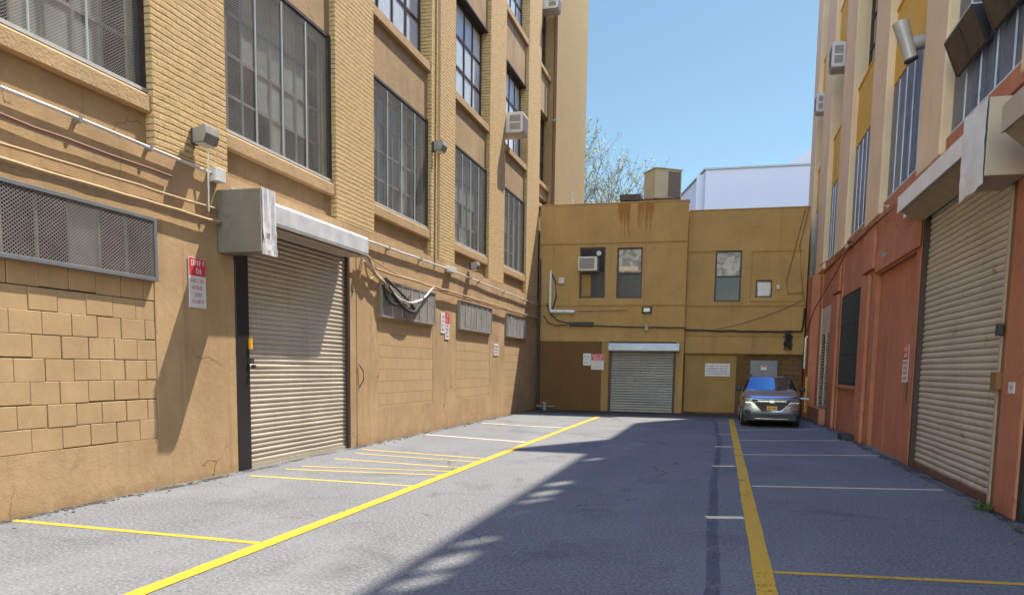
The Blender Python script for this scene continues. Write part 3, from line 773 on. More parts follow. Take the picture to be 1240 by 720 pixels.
# rust runs below the roof steel
t = NT('rust streak'); x, y, z = t.xyz()
n = t.noise(1.0, 6, .65, t.scaled(7, 7, .55)); n2 = t.noise(9, 5, .7)
t.fin(t.mix(t.ramp(n2, .3, .7), (.36,.11,.02), (.42,.19,.045)), .9)
k = t.math('ADD', n, t.math('MULTIPLY', t.math('SUBTRACT', z, 7.35), .20))
k = t.ramp(k, .50, .70, 0, .65)
tr = t.n('ShaderNodeBsdfTransparent'); mx = t.n('ShaderNodeMixShader')
t.l(k, mx.inputs[0]); t.l(tr.outputs[0], mx.inputs[1]); t.l(t.b.outputs[0], mx.inputs[2]); t.l(mx.outputs[0], t.out.inputs[0])
RSTREAK = t.m
for u0, u1, z in ((-4.25, -3.75, 7.0), (-3.45, -2.80, 6.9)):
    m = QB(); out_quad(m, Bk, u0, u1, .003, z, 8.355); m.build('rust_stain', RSTREAK, BB)
# windows: double hung
def sash(W, h, tops, name='window'):
    a, b, c, d = h; f = MB(); fr = .07; mid = (c+d)/2
    for (p, q, r_, s) in ((a, a+fr, c, d), (b-fr, b, c, d), (a+fr, b-fr, c, c+fr), (a+fr, b-fr, d-fr, d), (a+fr, b-fr, mid-.03, mid+.03)): wb(f, W, p, q, -.14, -.05, r_, s)
    fo = f.build(name, M['frame_dark'], BB)
    p = QB(); out_quad(p, W, a+fr, b-fr, -.10, c+fr, mid-.03, tops[1], (.002, -.004)); out_quad(p, W, a+fr, b-fr, -.085, mid+.03, d-fr, tops[0], (.003, .008)); p.build('pane', M['glass_back'], fo)
    return fo
fo = sash(Bk, w1_, (.1, .5)); m = MB(); wb(m, Bk, -5.26, -5.20, -.13, -.06, 4.7, 5.6); m.build('mullion', M['frame_dark'], fo)
m = MB(); wb(m, Bk, -5.68, -5.30, -.099, -.09, 4.7, 5.58); m.build('curtain', M['ochre_mid'], fo)
m = MB(); m.cyl(Bk(-4.98, -.07, 6.42), .10, -.05, 1, 16); m.build('exhaust_cap', M['acwhite'], fo)
fo = sash(Bk, w2_, (.92, .55)); m = MB(); wb(m, Bk, -4.14, -3.38, -.083, -.075, 5.70, 5.88); m.build('blind_strip', M['cream'], fo)
fo = sash(Bk2, w3_, (.93, .0))
a, b, c, d = w4_; m = MB()
for (p, q, r_, s) in ((a, a+.05, c, d), (b-.05, b, c, d), (a+.05, b-.05, c, c+.05), (a+.05, b-.05, d-.05, d)): wb(m, Bk2, p, q, -.12, -.03, r_, s)
fo = m.build('window', M['frame_dark'], BB); p = QB(); out_quad(p, Bk2, a+.05, b-.05, -.08, c+.05, d-.05, 1.0); p.build('pane', M['glass_back'], fo)
m = MB(); wb(m, Bk2, 1.31, 1.75, -.079, -.07, 4.70, 5.2); m.build('paper', M['signwhite'], fo)
# garage door
rd = slats(Bk, -4.36, -1.84, .06, 2.5, -.12, .104, .026).build('roller_door', M['slat_grey'], BB, smooth=False)
m = MB(); wb(m, Bk, -4.36, -1.84, -.15, -.06, 0, .065); m.build('bottom_bar', M['slat_grey'], rd)
for a, b in ((-4.448, -4.355), (-1.845, -1.752)):
    m = MB(); wb(m, Bk, a, b, -.3, -.01, 0, 2.5); m.build('guide_rail', M['frame_dark'], rd)
m = MB().prism([(-.2, 2.47), (.30, 2.47), (.32, 2.50), (.32, 2.66), (.24, 2.79), (-.2, 2.80)], lambda t_, w, z: Bk(t_, w, z), -4.445, -1.60); m.build('hood', M['hoodgrey'], rd, bevel=.01)

# ================================================================== BEYOND
wbld = thing('white_building', 'plain white flat roofed block standing far behind the rear building', 'building', (1, 72, 0))
m = MB()
m.prism([(-1.85,70),(14,70),(14,95),(-4.9,95),(-4.9,82)], lambda t_, x_, y_: (x_, y_, t_), 0, 18.45); m.build('wall', M['whitewall'], wbld)
m = MB().prism([(-1.95,69.9),(14.1,69.9),(14.1,95.1),(-5,95.1),(-5,81.95)], lambda t_, x_, y_: (x_, y_, t_), 18.453, 18.60); m.build('coping', M['cabinet'], wbld)
m = MB(); m.box(-2.6, -1.9, 70.4, 74, 0, 18.2); m.build('pilaster', M['whitewall'], wbld)
m = MB(); m.prism([(4.0,18.6),(7.5,20.9),(12,20.9),(12,18.6)], lambda t_, x_, z_: (x_, t_, z_), 72, 82); m.build('roof_shed', M['whitewall'], wbld)

ru = thing('rooftop_unit', 'beige box air handling unit on dark steel beams above the rear garage', 'air handler', (-2.7, 35.2, 8.1))
mt = Matrix.Translation((-2.72, 35.2, 0)) @ Matrix.Rotation(R(33), 4, 'Z')
m = MB().box(-.62, .62, -.52, .52, 8.93, 10.15).xform(mt); m.build('casing', M['hvac'], ru, bevel=.02)
m = MB().box(-.02, .56, -.535, -.521, 9.02, 10.06).xform(Matrix.Translation((-2.72, 35.2, 0)) @ Matrix.Rotation(R(33), 4, 'Z')); m.build('coil_grille', M['hvac_dark'], ru)
m = MB().box(-.66, .66, -.56, .56, 10.15, 10.18).xform(mt); m.build('lid', M['hvac'], ru)
m = MB(); m.box(-3.55, -1.9, 34.5, 34.65, 8.7, 8.92); m.box(-3.55, -1.9, 35.7, 35.85, 8.7, 8.92); m.box(-3.5,-3.38,34.51,34.63,8.1,8.7); m.box(-2.1,-1.98,34.51,34.63,8.1,8.7); m.box(-3.5,-3.38,35.71,35.83,8.1,8.7); m.box(-2.1,-1.98,35.71,35.83,8.1,8.7); m.build('support_beam', M['rust'], ru)
m = MB(); m.box(-4.3, -3.45, 33.3, 34.2, 8.64, 8.88); m.box(-4.25,-4.1,33.35,33.5,8.1,8.64); m.box(-3.6,-3.47,34,34.1,8.1,8.64); m.box(-4.2,-4.1,34,34.1,8.1,8.64); m.box(-3.6,-3.47,33.35,33.5,8.1,8.64)
tag(m.build('steel_platform', M['darksteel'], origin=(-3.8, 33.8, 8.1)), 'low rusty steel platform on the rear roof beside the beige unit', 'platform')
m = MB().cyl((-6.3, 33.4, 8.1), .06, .85, 2, 12).cyl((-6.3, 33.4, 8.95), .09, .09, 2, 12)
tag(m.build('vent_pipe', M['acwhite'], origin=(-6.3, 33.4, 8.1)), 'short pale vent pipe standing on the left end of the rear roof', 'pipe')

# bare spring tree
TR = thing('bare_tree', 'nearly bare spring tree with thin grey branches behind the rear roof', 'tree', (-9.7, 52, 0))
rnd = random.Random(21); tm = MB(); tw = MB(); buds = QB()
def branch(p, d, length, r, depth):
    n = 4; pts = [p.copy()]; q = p.copy(); dd = d.copy()
    for i in range(n):
        dd = (dd + Vector((rnd.uniform(-.18,.18), rnd.uniform(-.18,.18), rnd.uniform(-.05,.14)))).normalized()
        q = q + dd*length/n; pts.append(q.copy())
    (tm if depth == 0 else tw).tube(pts, r, 5 if depth < 3 else 3, False, r*.55)
    if depth >= 5:
        for _ in range(5):
            c = pts[rnd.randint(1, n)] + Vector((rnd.uniform(-.08,.08), rnd.uniform(-.08,.08), rnd.uniform(-.08,.08))); s = rnd.uniform(.04,.095)
            a = Vector((rnd.gauss(0,1),rnd.gauss(0,1),rnd.gauss(0,1))).normalized(); b = a.orthogonal().normalized()
            buds.poly([tuple(c+a*s), tuple(c+b*s*.6), tuple(c-a*s), tuple(c-b*s*.6)])
        return
    k = 5 if depth == 0 else rnd.choice([4,4,5])
    for i in range(k):
        t_ = rnd.uniform(.35, 1.0) if i else 1.0
        j_ = min(n-1, int(t_*n)); s = pts[j_].lerp(pts[j_+1], t_*n-j_) if j_ < n else pts[-1]
        ang = rnd.uniform(R(18), R(52)); ax = dd.cross(Vector((rnd.gauss(0,1),rnd.gauss(0,1),rnd.gauss(0,1)))).normalized()
        nd = Matrix.Rotation(ang, 3, ax) @ dd
        branch(s, nd, length*rnd.uniform(.58,.82), r*.55, depth+1)
branch(Vector((-9.7,52,0)), Vector((.0,0,1)), 7.0, .22, 0)
tm.build('trunk', M['bark'], TR); cr = tw.build('crown', M['bark'], TR); buds.build('bud', M['bud'], cr)

# ================================================================== CAR
def make_car(x0, y0):
    car = thing('parked_car', 'silver compact suv parked nose out at the far right corner', 'car', (x0, y0, 0))
    C_ = lambda x, y, z: (x0+x, y0+y, z)
    # stations from nose to tail: y, half width, z bottom, z shoulder, (roof half width, roof z)
    S = [(0.00,.62,.42,.82,.50,.87),(.04,.78,.30,.87,.62,.925),(.18,.85,.24,.93,.70,.985),(.50,.885,.22,.985,.74,1.035),
         (.95,.89,.22,1.03,.76,1.095),(1.12,.89,.22,1.04,.74,1.15),(1.80,.89,.22,1.04,.63,1.545),(2.15,.89,.22,1.04,.61,1.60),
         (3.2,.89,.22,1.04,.60,1.58),(3.8,.875,.24,1.05,.58,1.48),(4.15,.83,.30,1.04,.60,1.18),(4.30,.72,.40,.97,.55,1.02)]
    m = MB(); rows_ = []
    for (y, w, zb, zs, rw, rz) in S:
        half = [(0, zb), (w*.80, zb), (w*.97, zb+.10), (w, zb+(zs-zb)*.55), (w*.985, zs-.05), (w*.93, zs), (rw*1.0, zs+(rz-zs)*.93), (rw*.80, rz-.004), (0, rz)]
        ring = half + [(-p, q) for p, q in half[-2:0:-1]]
        rows_.append([C_(p, y, q) for p, q in ring])
    n = len(rows_[0])
    for r_ in rows_: m.v += r_
    for i in range(len(rows_)-1):
        for k in range(n):
            m.f.append((i*n+k, i*n+(k+1)%n, (i+1)*n+(k+1)%n, (i+1)*n+k)); m.t.append(0.0)
    m.f.append(tuple(range(n))); m.f.append(tuple((len(rows_)-1)*n+k for k in range(n))); m.t += [0., 0.]
    body = m.build('body', M['carpaint'], car, smooth=True, subsurf=1)
    # windscreen
    def patch(name, pts_fn, nu, nv, mat, parent=car):
        q = QB()
        for i in range(nu):
            for k in range(nv):
                q.quad(*[pts_fn((i+a)/nu, (k+b)/nv) for a, b in ((0,0),(1,0),(1,1),(0,1))])
        q.smooth = True
        return q.build(name, mat, parent)
    def ws(u, v):
        hw = .76*(1-v) + .60*v; xx = (2*u-1)*hw
        return C_(xx, 1.04 + .70*v - .02 + .10*(2*u-1)**2*(1-.3*v), 1.135 + .405*v)
    patch('windscreen', ws, 10, 6, M['carglass'])
    for s in (-1, 1):
        def sw(u, v, s=s):
            y = 1.55 + 2.1*u; return C_(s*(.862*(1-v) + .655*v + .012), y + (.28*v if u < .5 else -.22*v), 1.08 + .40*v)
        patch('side_window', sw, 6, 3, M['carglass'])
        q = MB().box(x0+s*.90, x0+s*1.075, y0+1.22, y0+1.36, 1.09, 1.24); q.build('mirror', M['black'], car, bevel=.04)
        # headlamp: a swept slim lens
        q = QB()
        N = 6
        for i in range(N):
            def hp_(t_, top):
                xx = s*(.44 + .40*t_); yy = .035 + .30*t_**2.2 - (.0 if top else .03)
                return C_(xx, yy-.045, (.86 + .055*t_) if top else (.765 + .055*t_))
            a_, b_ = i/N, (i+1)/N
            q.quad(hp_(a_, 0), hp_(b_, 0), hp_(b_, 1), hp_(a_, 1))
        hl = q.build('headlight', M['lampglass'], car)
        q = MB().box(x0+s*.44, x0+s*.80, y0-.02, y0+.10, .755, .785); q.build('daylight_strip', M['chrome'], hl)
        q = MB().box(x0+s*.56, x0+s*.80, y0+.03, y0+.13, .42, .54); fl = q.build('fog_lamp', M['black'], car, bevel=.02)
        q = MB().cyl((x0+s*.66, y0+.015, .48), .045, .02, 1, 14); q.build('lens', M['lampglass'], fl)
        for yy in (.82, 3.42):
            wc = (x0+s*.665, y0+yy, .335)
            q = MB().cyl(wc, .335, s*.225, 0, 28); wh = q.build('wheel', M['rubber'], car, bevel=.03)
            q = MB().cyl((x0+s*.88, y0+yy, .335), .22, s*.015, 0, 20); q.build('rim', M['galv'], wh)
    # grille, trim, plate, lower intake
    q = MB().prism([(-.56,.865),(.56,.865),(.50,.74),(.27,.51),(-.27,.51),(-.50,.74)], lambda t_, a_, b_: C_(a_, t_, b_), -.025, .06); gr = q.build('grille', M['black'], car, bevel=.01)
    q = MB().box(x0-.42, x0+.42, y0-.034, y0-.026, .80, .835); q.build('grille_bar', M['chrome'], gr)
    q = MB()
    for s in (-1, 1): q.tube([C_(s*.58, -.015, .80), C_(s*.50, -.03, .725), C_(s*.28, -.035, .505), C_(0, -.04, .495)], .016, 6)
    q.build('chrome_trim', M['chrome'], gr)
    for s in (-1, 1):
        q = MB().prism([(s*.50,.765),(s*.84,.835),(s*.87,.925),(s*.50,.875)], lambda t_, a_, b_: C_(a_, t_ + .30*max(0, (abs(a_)-.44)/.40)**2.2, b_), -.012, .10); q.build('lamp_surround', M['black'], car)
    q = MB()
    q.tube([C_(-.80,.17,.955), C_(-.5,.02,.915), C_(0,-.012,.905), C_(.5,.02,.915), C_(.80,.17,.955)], .012, 6); q.build('bonnet_gap', M['black'], car)
    # generic round-cornered badge
    q = MB().box(x0-.07, x0+.07, y0-.045, y0-.035, .76, .85); q.build('badge', M['chrome'], gr, bevel=.012)
    q = MB().box(x0-.155, x0+.155, y0-.06, y0-.045, .535, .665); pl_ = q.build('number_plate', M['plate'], car, bevel=.006)
    q = MB()
    for i in range(7):
        if i == 3: continue
        q.box(x0-.115+i*.033, x0-.115+i*.033+.020, y0-.0635, y0-.061, .575, .625)
    q.build('lettering', M['inkblack'], pl_)
    q = MB().box(x0-.74, x0+.74, y0-.01, y0+.14, .20, .43); q.build('lower_intake', M['black'], car, bevel=.03)
    q = MB().box(x0-.50, x0+.50, y0-.03, y0-.012, .265, .285); q.build('skid_trim', M['chrome'], car)
    q = MB().box(x0-.80, x0+.80, y0+.45, y0+4.0, .17, .30); q.build('underbody', M['black'], car)
    for s in (-1, 1):
        q = MB().tube([C_(s*.56, 1.95, 1.565), C_(s*.57, 2.2, 1.615), C_(s*.57, 3.2, 1.605), C_(s*.55, 3.55, 1.55)], .016, 6); q.build('roof_rail', M['black'], car)
    return car
make_car(1.60, 25.6)

# ================================================================== AIR CONDITIONERS
def ac_unit(name_label, W, u, z, wid=.86, hei=.78, dep=.72, w0=-.28, mat='acwhite', group='window air conditioners', front_u=None):
    o = thing('air_conditioner', name_label, 'air conditioner', W(u, 0, z), group)
    m = MB(); wb(m, W, u, u+wid, w0, w0+dep+.28, z, z+hei); m.build('case', M[mat], o, bevel=.025)
    m = MB()
    for k in range(2):
        for i in range(6):
            c = z + hei*(.12 + .40*k) + i*hei*.055
            wb(m, W, u-.012, u+.001, .12, dep-.08, c, c+hei*.030)
    m.build('side_vent', M['acgrille'], o)
    m = MB()
    for i in range(9):
        c = z + .06 + i*(hei-.12)/9
        wb(m, W, u+.05, u+wid-.05, w0+dep+.281, w0+dep+.29, c, c+.03)
    m.build('coil_grille', M['acgrille'], o)
    m = MB(); wb(m, W, u-.01, u+wid+.01, w0+.05, w0+dep+.24, z-.03, z-.003); m.build('tray', M[mat], o)
    return o
ac_unit('off white window air conditioner jutting from the upper left wall', L, 27.18, 9.83, .80, .66, .58)
ac_unit('pale air conditioner at the highest window of the right wall', Rt, 28.0, 11.47, .7, .74, .46, mat='acgrey')
ac_unit('pale air conditioner second from the end of the right wall, lower in the picture', Rt, 33.2, 11.67, .6, .66, .36, mat='acgrey')
o = thing('air_conditioner', 'small air conditioner with dark grille in the left rear window', 'air conditioner', Bk(-5.3, 0, 5.65), 'window air conditioners')
m = MB(); wb(m, Bk, -5.76, -4.98, -.12, .40, 5.68, 6.24); m.build('case', M['acwhite'], o, bevel=.02)
m = MB(); wb(m, Bk, -5.70, -5.10, .401, .41, 5.75, 6.18); m.build('grille', M['acgrille'], o)
o = ac_unit('pale air conditioner at the top edge of the far left wall', L, 33.0, 16.35, .7, .5, .5)

# ================================================================== LAMPS, CAMERAS, BOXES
def wall_lamp(label, W, u, z, s=1.0, drop=True):
    o = thing('wall_lamp', label, 'lamp', W(u, 0, z), 'floodlights on the walls')
    m = MB(); wb(m, W, u-.10*s, u+.04*s, .002, .10*s, z-.13*s, z+.13*s); m.build('back_box', M['darksteel'], o, bevel=.012)
    m = MB().prism([(.101*s, .10*s), (.34*s, .16*s), (.36*s, .02*s), (.30*s, -.12*s), (.101*s, -.13*s)], lambda t, w, q: W(t, w, z+q), u-.18*s, u+.20*s); m.build('housing', M['lampgrey'], o, bevel=.012)
    m = MB().prism([(.12*s, -.135*s), (.29*s, -.128*s), (.29*s, -.133*s), (.12*s, -.14*s)], lambda t, w, q: W(t, w, z+q), u-.15*s, u+.17*s); m.build('lens', M['lens'], o)
    return o
wall_lamp('grey floodlight on the brick pier above the left roller door', L, 10.20, 4.98, .86)
wall_lamp('small grey floodlight between the second and third large left windows', L, 19.98, 7.42, .95)
wall_lamp('small dark floodlight under the third large left window sill', L, 23.2, 4.78, .8)
def cam(label, W, u, z, s=1.0, mat='acwhite', mat2='lens'):
    o = thing('security_camera', label, 'camera', W(u, 0, z), 'cameras and small lamps on the walls')
    m = MB(); wb(m, W, u-.05*s, u+.05*s, .002, .03, z-.05*s, z+.05*s); m.build('base', M[mat], o)
    m = MB().tube([W(u, .03, z), W(u, .16*s, z+.02), W(u-.02, .26*s, z-.02)], .022*s, 8); m.build('arm', M[mat], o)
    m = MB().tube([W(u+.08*s, .30*s, z+.03*s), W(u-.22*s, .34*s, z-.05*s)], .075*s, 12); m.build('head', M[mat], o)
    return o
cam('white camera at the far end of the left wall near the corner', L, 33.7, 8.2, 1.2)
cam('grey camera above the boarded terracotta doorway', Rt, 18.8, 4.30, .6, 'lampgrey')
cam('dark camera on the terracotta wall by the cable run', Rt, 24.0, 5.34, .6, 'darksteel')
cam('pale camera above the barred window on the right', Rt, 19.6, 5.45, .6)
cam('tiny dark camera under the roof unit window bay on the left end wall', L, 34.0, 12.2, .9, 'lampgrey')
o = thing('wall_lamp', 'small square floodlight with white face above the rear garage door', 'lamp', Bk(-2.95, 0, 4.08), 'floodlights on the walls')
m = MB(); wb(m, Bk, -3.16, -2.76, .003, .14, 4.0, 4.24); m.build('housing', M['darksteel'], o, bevel=.02)
m = MB(); wb(m, Bk, -3.08, -2.84, .141, .15, 4.05, 4.19); m.build('lens', M['lens'], o)
def box_thing(name, label, cat, W, u0, u1, z0, z1, d, mat, bev=.01, group=None, w0=.003):
    m = MB(); wb(m, W, u0, u1, w0, d, z0, z1)
    return tag(m.build(name, M[mat], origin=W((u0+u1)/2, 0, z0), bevel=bev), label, cat, group)
box_thing('switch_box', 'small grey switch box on the rear wall below the floodlight', 'box', Bk, -3.02, -2.88, 3.30, 3.56, .09, 'lampgrey')
box_thing('junction_box', 'grey conduit junction box above the left roller door corner', 'box', L, 10.50, 10.72, 4.44, 4.64, .16, 'conduit')
box_thing('junction_box', 'grey junction box on the left conduit between second and third vents', 'box', L, 21.0, 21.5, 4.36, 4.52, .16, 'conduit')
box_thing('outlet_box', 'small white outlet box left of the rear windows', 'box', Bk, -6.62, -6.38, 5.22, 5.46, .06, 'acwhite')
box_thing('sensor_box', 'tiny pale sensor box right of the small square rear window', 'box', Bk2, 2.0, 2.12, 4.93, 5.1, .08, 'acwhite')
box_thing('black_box', 'low black block on the ground against the terracotta plinth', 'block', Rt, 21.6, 22.3, .004, .16, .42, 'black', .02, None, .125)
o = thing('meter_cabinet', 'blue grey electric cabinet on the wall behind the car roof', 'cabinet', Bk2(1.66, -.12, .9))
m = MB(); wb(m, Bk2, 1.15, 2.20, -.118, .06, .85, 2.16); m.build('case', M['cabinet'], o, bevel=.015)
m = MB(); wb(m, Bk2, 1.17, 2.18, .061, .075, .87, 2.02); m.build('door', M['cabinet'], o, bevel=.008)
m = MB(); wb(m, Bk2, 1.56, 1.78, .076, .080, 1.78, 1.98); m.build('warning_sticker', M['signwhite'], o)
m = MB(); wb(m, Bk2, 1.57, 1.77, .0805, .083, 1.91, 1.97); m.build('sticker_band', M['signred'], o)

# duct with T cap, and two propped sashes on the right wall
o = thing('vent_duct', 'round grey exhaust duct with upright cap jutting from the right wall', 'duct', Rt(16.9, 0, 8.6))
m = MB().tube([Rt(16.85, -.10, 7.92), Rt(16.8, .20, 7.88), Rt(16.75, .40, 7.84)], .125, 16); m.build('pipe', M['ductgrey'], o)
m = MB().tube([Rt(16.72, .29, 7.55), Rt(16.72, .40, 7.88), Rt(16.72, .52, 8.24)], .115, 16, True, .145); m.build('cap', M['ductgrey'], o)
m = MB().tube([Rt(16.72, .285, 7.535), Rt(16.72, .297, 7.57)], .125, 16); m.build('rim', M['darksteel'], o)
def wedge(label, u0, u1, z0=6.45, z1=6.96):
    o = thing('vent_hood', label, 'vent hood', Rt((u0+u1)/2, 0, z0), 'vent hoods on the right wall')
    W = lambda t, w, z: Rt(t, w, z)
    m = MB().prism([(.0, z0), (.05, z0), (.25, z1-.02), (.25, z1), (.0, z1)], W, u0+.02, u1-.02); m.build('panel', M['ventbrown'], o)
    m = MB().prism([(.03, z1+.001), (.27, z1+.001), (.27, z1+.02), (.03, z1+.02)], W, u0, u1); m.build('top_edge', M['railgrey'], o)
    m = MB().prism([(.0, z0-.01), (.06, z0-.01), (.27, z1-.0), (.0, z1-.0)], W, u0-.004, u0+.018); m.build('end_plate', M['black'], o)
    m = MB().prism([(.0, z0-.01), (.06, z0-.01), (.27, z1-.0), (.0, z1-.0)], W, u1-.018, u1+.004); m.build('end_plate', M['darksteel'], o)
    m = MB().prism([(.052, z0), (.062, z0-.004), (.265, z1-.03), (.255, z1-.02)], W, u0+.02+(u1-u0)*.48, u0+.03+(u1-u0)*.5); m.build('seam', M['darksteel'], o)
    return o
wedge('brown wedge shaped vent hood farther along the upper right mesh window', 13.0, 14.42)
wedge('brown wedge shaped vent hood nearest the camera at the top right edge', 11.35, 12.66)

# ================================================================== SIGNS
def letters(mb, W, u0, u1, z0, z1, w, seed, fill=.62, flip=False):
    """a row of small upright strokes standing in for worn, unreadable lettering"""
    rr = random.Random(seed); u = u0; h = z1-z0
    while u < u1-.02:
        wd = h*rr.uniform(.35, .7)
        if rr.random() < .16: u += wd*.8; continue
        e = min(u+wd*fill+h*.08, u1)
        k = rr.randint(0, 3)
        wb(mb, W, u, u+h*.15, w, w+.0012, z0, z1)
        if k != 1: wb(mb, W, u+h*.16, e, w, w+.0012, z1-h*.2, z1)
        if k != 2: wb(mb, W, u+h*.16, e, w, w+.0012, z0+h*.4, z0+h*.58)
        if k != 3: wb(mb, W, u+h*.16, e, w, w+.0012, z0, z0+h*.18)
        u = e + h*.18
def sign(label, W, u0, u1, z0, z1, red=.36, w=.004, rows=4, seed=1, ink='inkred', cat='sign'):
    o = thing('wall_sign', label, cat, W((u0+u1)/2, 0, z0), 'signs fixed to the alley walls')
    m = MB(); wb(m, W, u0, u1, w, w+.012, z0, z1); p = m.build('panel', M['signwhite'], o)
    H = z1-z0
    if red:
        zr = z1 - H*red
        m = MB(); wb(m, W, u0+.008, u1-.008, w+.0125, w+.0145, zr, z1-.008); m.build('red_band', M['signred'], o)
        m = MB(); hh = H*red
        letters(m, W, u0+.05, u1-.04, zr+hh*.56, zr+hh*.86, w+.015, seed)
        letters(m, W, u0+.10, u1-.08, zr+hh*.14, zr+hh*.44, w+.015, seed+1); m.build('heading', M['inkwhite'], o)
    else: zr = z1 - H*.06
    m = MB()
    for i in range(rows):
        hz = (zr-z0)/(rows+.6); c = zr - hz*(i+.95)
        letters(m, W, u0+.04+.02*(i % 2), u1-.04-.03*((i*7) % 3), c, c+hz*.52, w+.0135, seed+10+i)
    m.build('lettering', M[ink], o)
    return o
sign('red and white notice left of the left roller door, half in shadow', L, 9.98, 10.36, 2.55, 3.27, .36, seed=3)
sign('narrow white notice partly behind a red one between left vents', L, 20.62, 20.96, 2.66, 3.22, 0, seed=5)
sign('red and white notice between the first and second far left vents', L, 20.98, 21.32, 2.50, 3.26, .42, .006, seed=7)
sign('small white notice below and between the two farthest left vents', L, 25.9, 26.5, 2.14, 2.54, 0, rows=3, seed=9)
sign('plain white notice left of the rear garage door', Bk, -5.52, -5.20, 1.87, 2.36, 0, seed=11, ink='inkblack', rows=3)
sign('red topped white notice beside the rear garage door', Bk, -5.18, -4.66, 1.70, 2.34, .40, .006, seed=13)
sign('wide white notice with black lettering left of the car', Bk2, -.59, .38, 1.51, 2.02, 0, -.098, rows=4, seed=15, ink='inkblack')
sign('red and white notice on the boarded terracotta doorway', Rt, 16.95, 17.42, 1.56, 2.30, .38, -.068, seed=17)
sign('small red sticker beside the lock box on terracotta', Rt, 16.72, 16.90, 1.60, 1.86, .9, -.068, rows=1, seed=19)
sign('small pale notice on the terracotta pier by the roller door', Rt, 10.82, 11.02, 1.52, 1.66, 0, .022, rows=1, seed=21)

# ================================================================== CONDUITS AND CABLES
def run(name, label, cat, pts, r, mat, k=7, clips=None, W=None):
    o = thing(name, label, cat, pts[0])
    MB().tube(pts, r, k).build('pipe' if 'conduit' in name or 'pipe' in name else 'strand', M[mat], o)
    if clips:
        m = MB()
        for (u, w, z) in clips: wb(m, W, u-.02, u+.02, .001, w+r+.01, z-r-.02, z+r+.02)
        m.build('clip', M['lampgrey'], o)
    return o
def sag(W, u0, u1, z0, z1, w, amp=.0, n=16, wob=.0, seed=0):
    rr = random.Random(seed); P = []
    for i in range(n+1):
        t = i/n; P.append(W(u0+(u1-u0)*t, w + rr.uniform(0, wob), z0+(z1-z0)*t - amp*4*t*(1-t) + rr.uniform(-wob, wob)))
    return P
run('conduit', 'bright conduit running high across the nearest left wall', 'conduit', sag(L, 2, 10.52, 4.66, 4.55, .06, 0, 12, .005), .022, 'conduit', 8, [(6.9,.06,4.60),(8.0,.06,4.585),(9.2,.06,4.57)], L)
run('conduit', 'pale conduit from the left roller hood to the junction box', 'conduit', sag(L, 15.35, 21.0, 4.40, 4.44, .06, .0, 12, .006, 2), .024, 'conduit', 8, [(17,.06,4.41),(19,.06,4.43)], L)
run('conduit', 'pale conduit from the far junction box to the left corner', 'conduit', sag(L, 21.5, 34.0, 4.43, 4.34, .06, .02, 16, .01, 3), .022, 'conduit', 8, [(24,.06,4.40),(27,.06,4.38),(30,.06,4.36)], L)
run('cable', 'sagging brown cable loop under the near left conduit', 'cable', sag(L, 2, 9.6, 4.66, 4.30, .05, .12, 20, .008, 5), .017, 'cable_red')
run('cable', 'upper painted cable along the wall above the nearest vent', 'cable', sag(L, 2, 10.62, 4.0, 4.05, .05, .01, 26, .008, 6), .020, 'cable_tan')
run('cable', 'lower painted cable just above the nearest vent mesh', 'cable', sag(L, 2, 10.66, 3.88, 3.86, .07, .01, 26, .008, 7), .026, 'cable_tan')
run('cable', 'short drop wire hanging from the near left floodlight', 'cable', [L(10.36,.12,4.85), L(10.37,.10,4.5), L(10.38,.09,4.2), L(10.40,.07,3.98)], .012, 'conduit')
run('cable', 'brown cable above the three far vents on the left wall', 'cable', sag(L, 16.2, 33.0, 3.84, 3.78, .10, .0, 40, .014, 8), .026, 'cable_tan')
run('conduit', 'rusty conduit just below the brown cable on the left wall', 'conduit', sag(L, 19.7, 32.4, 3.76, 3.72, .10, .0, 30, .010, 9), .022, 'cable_red')
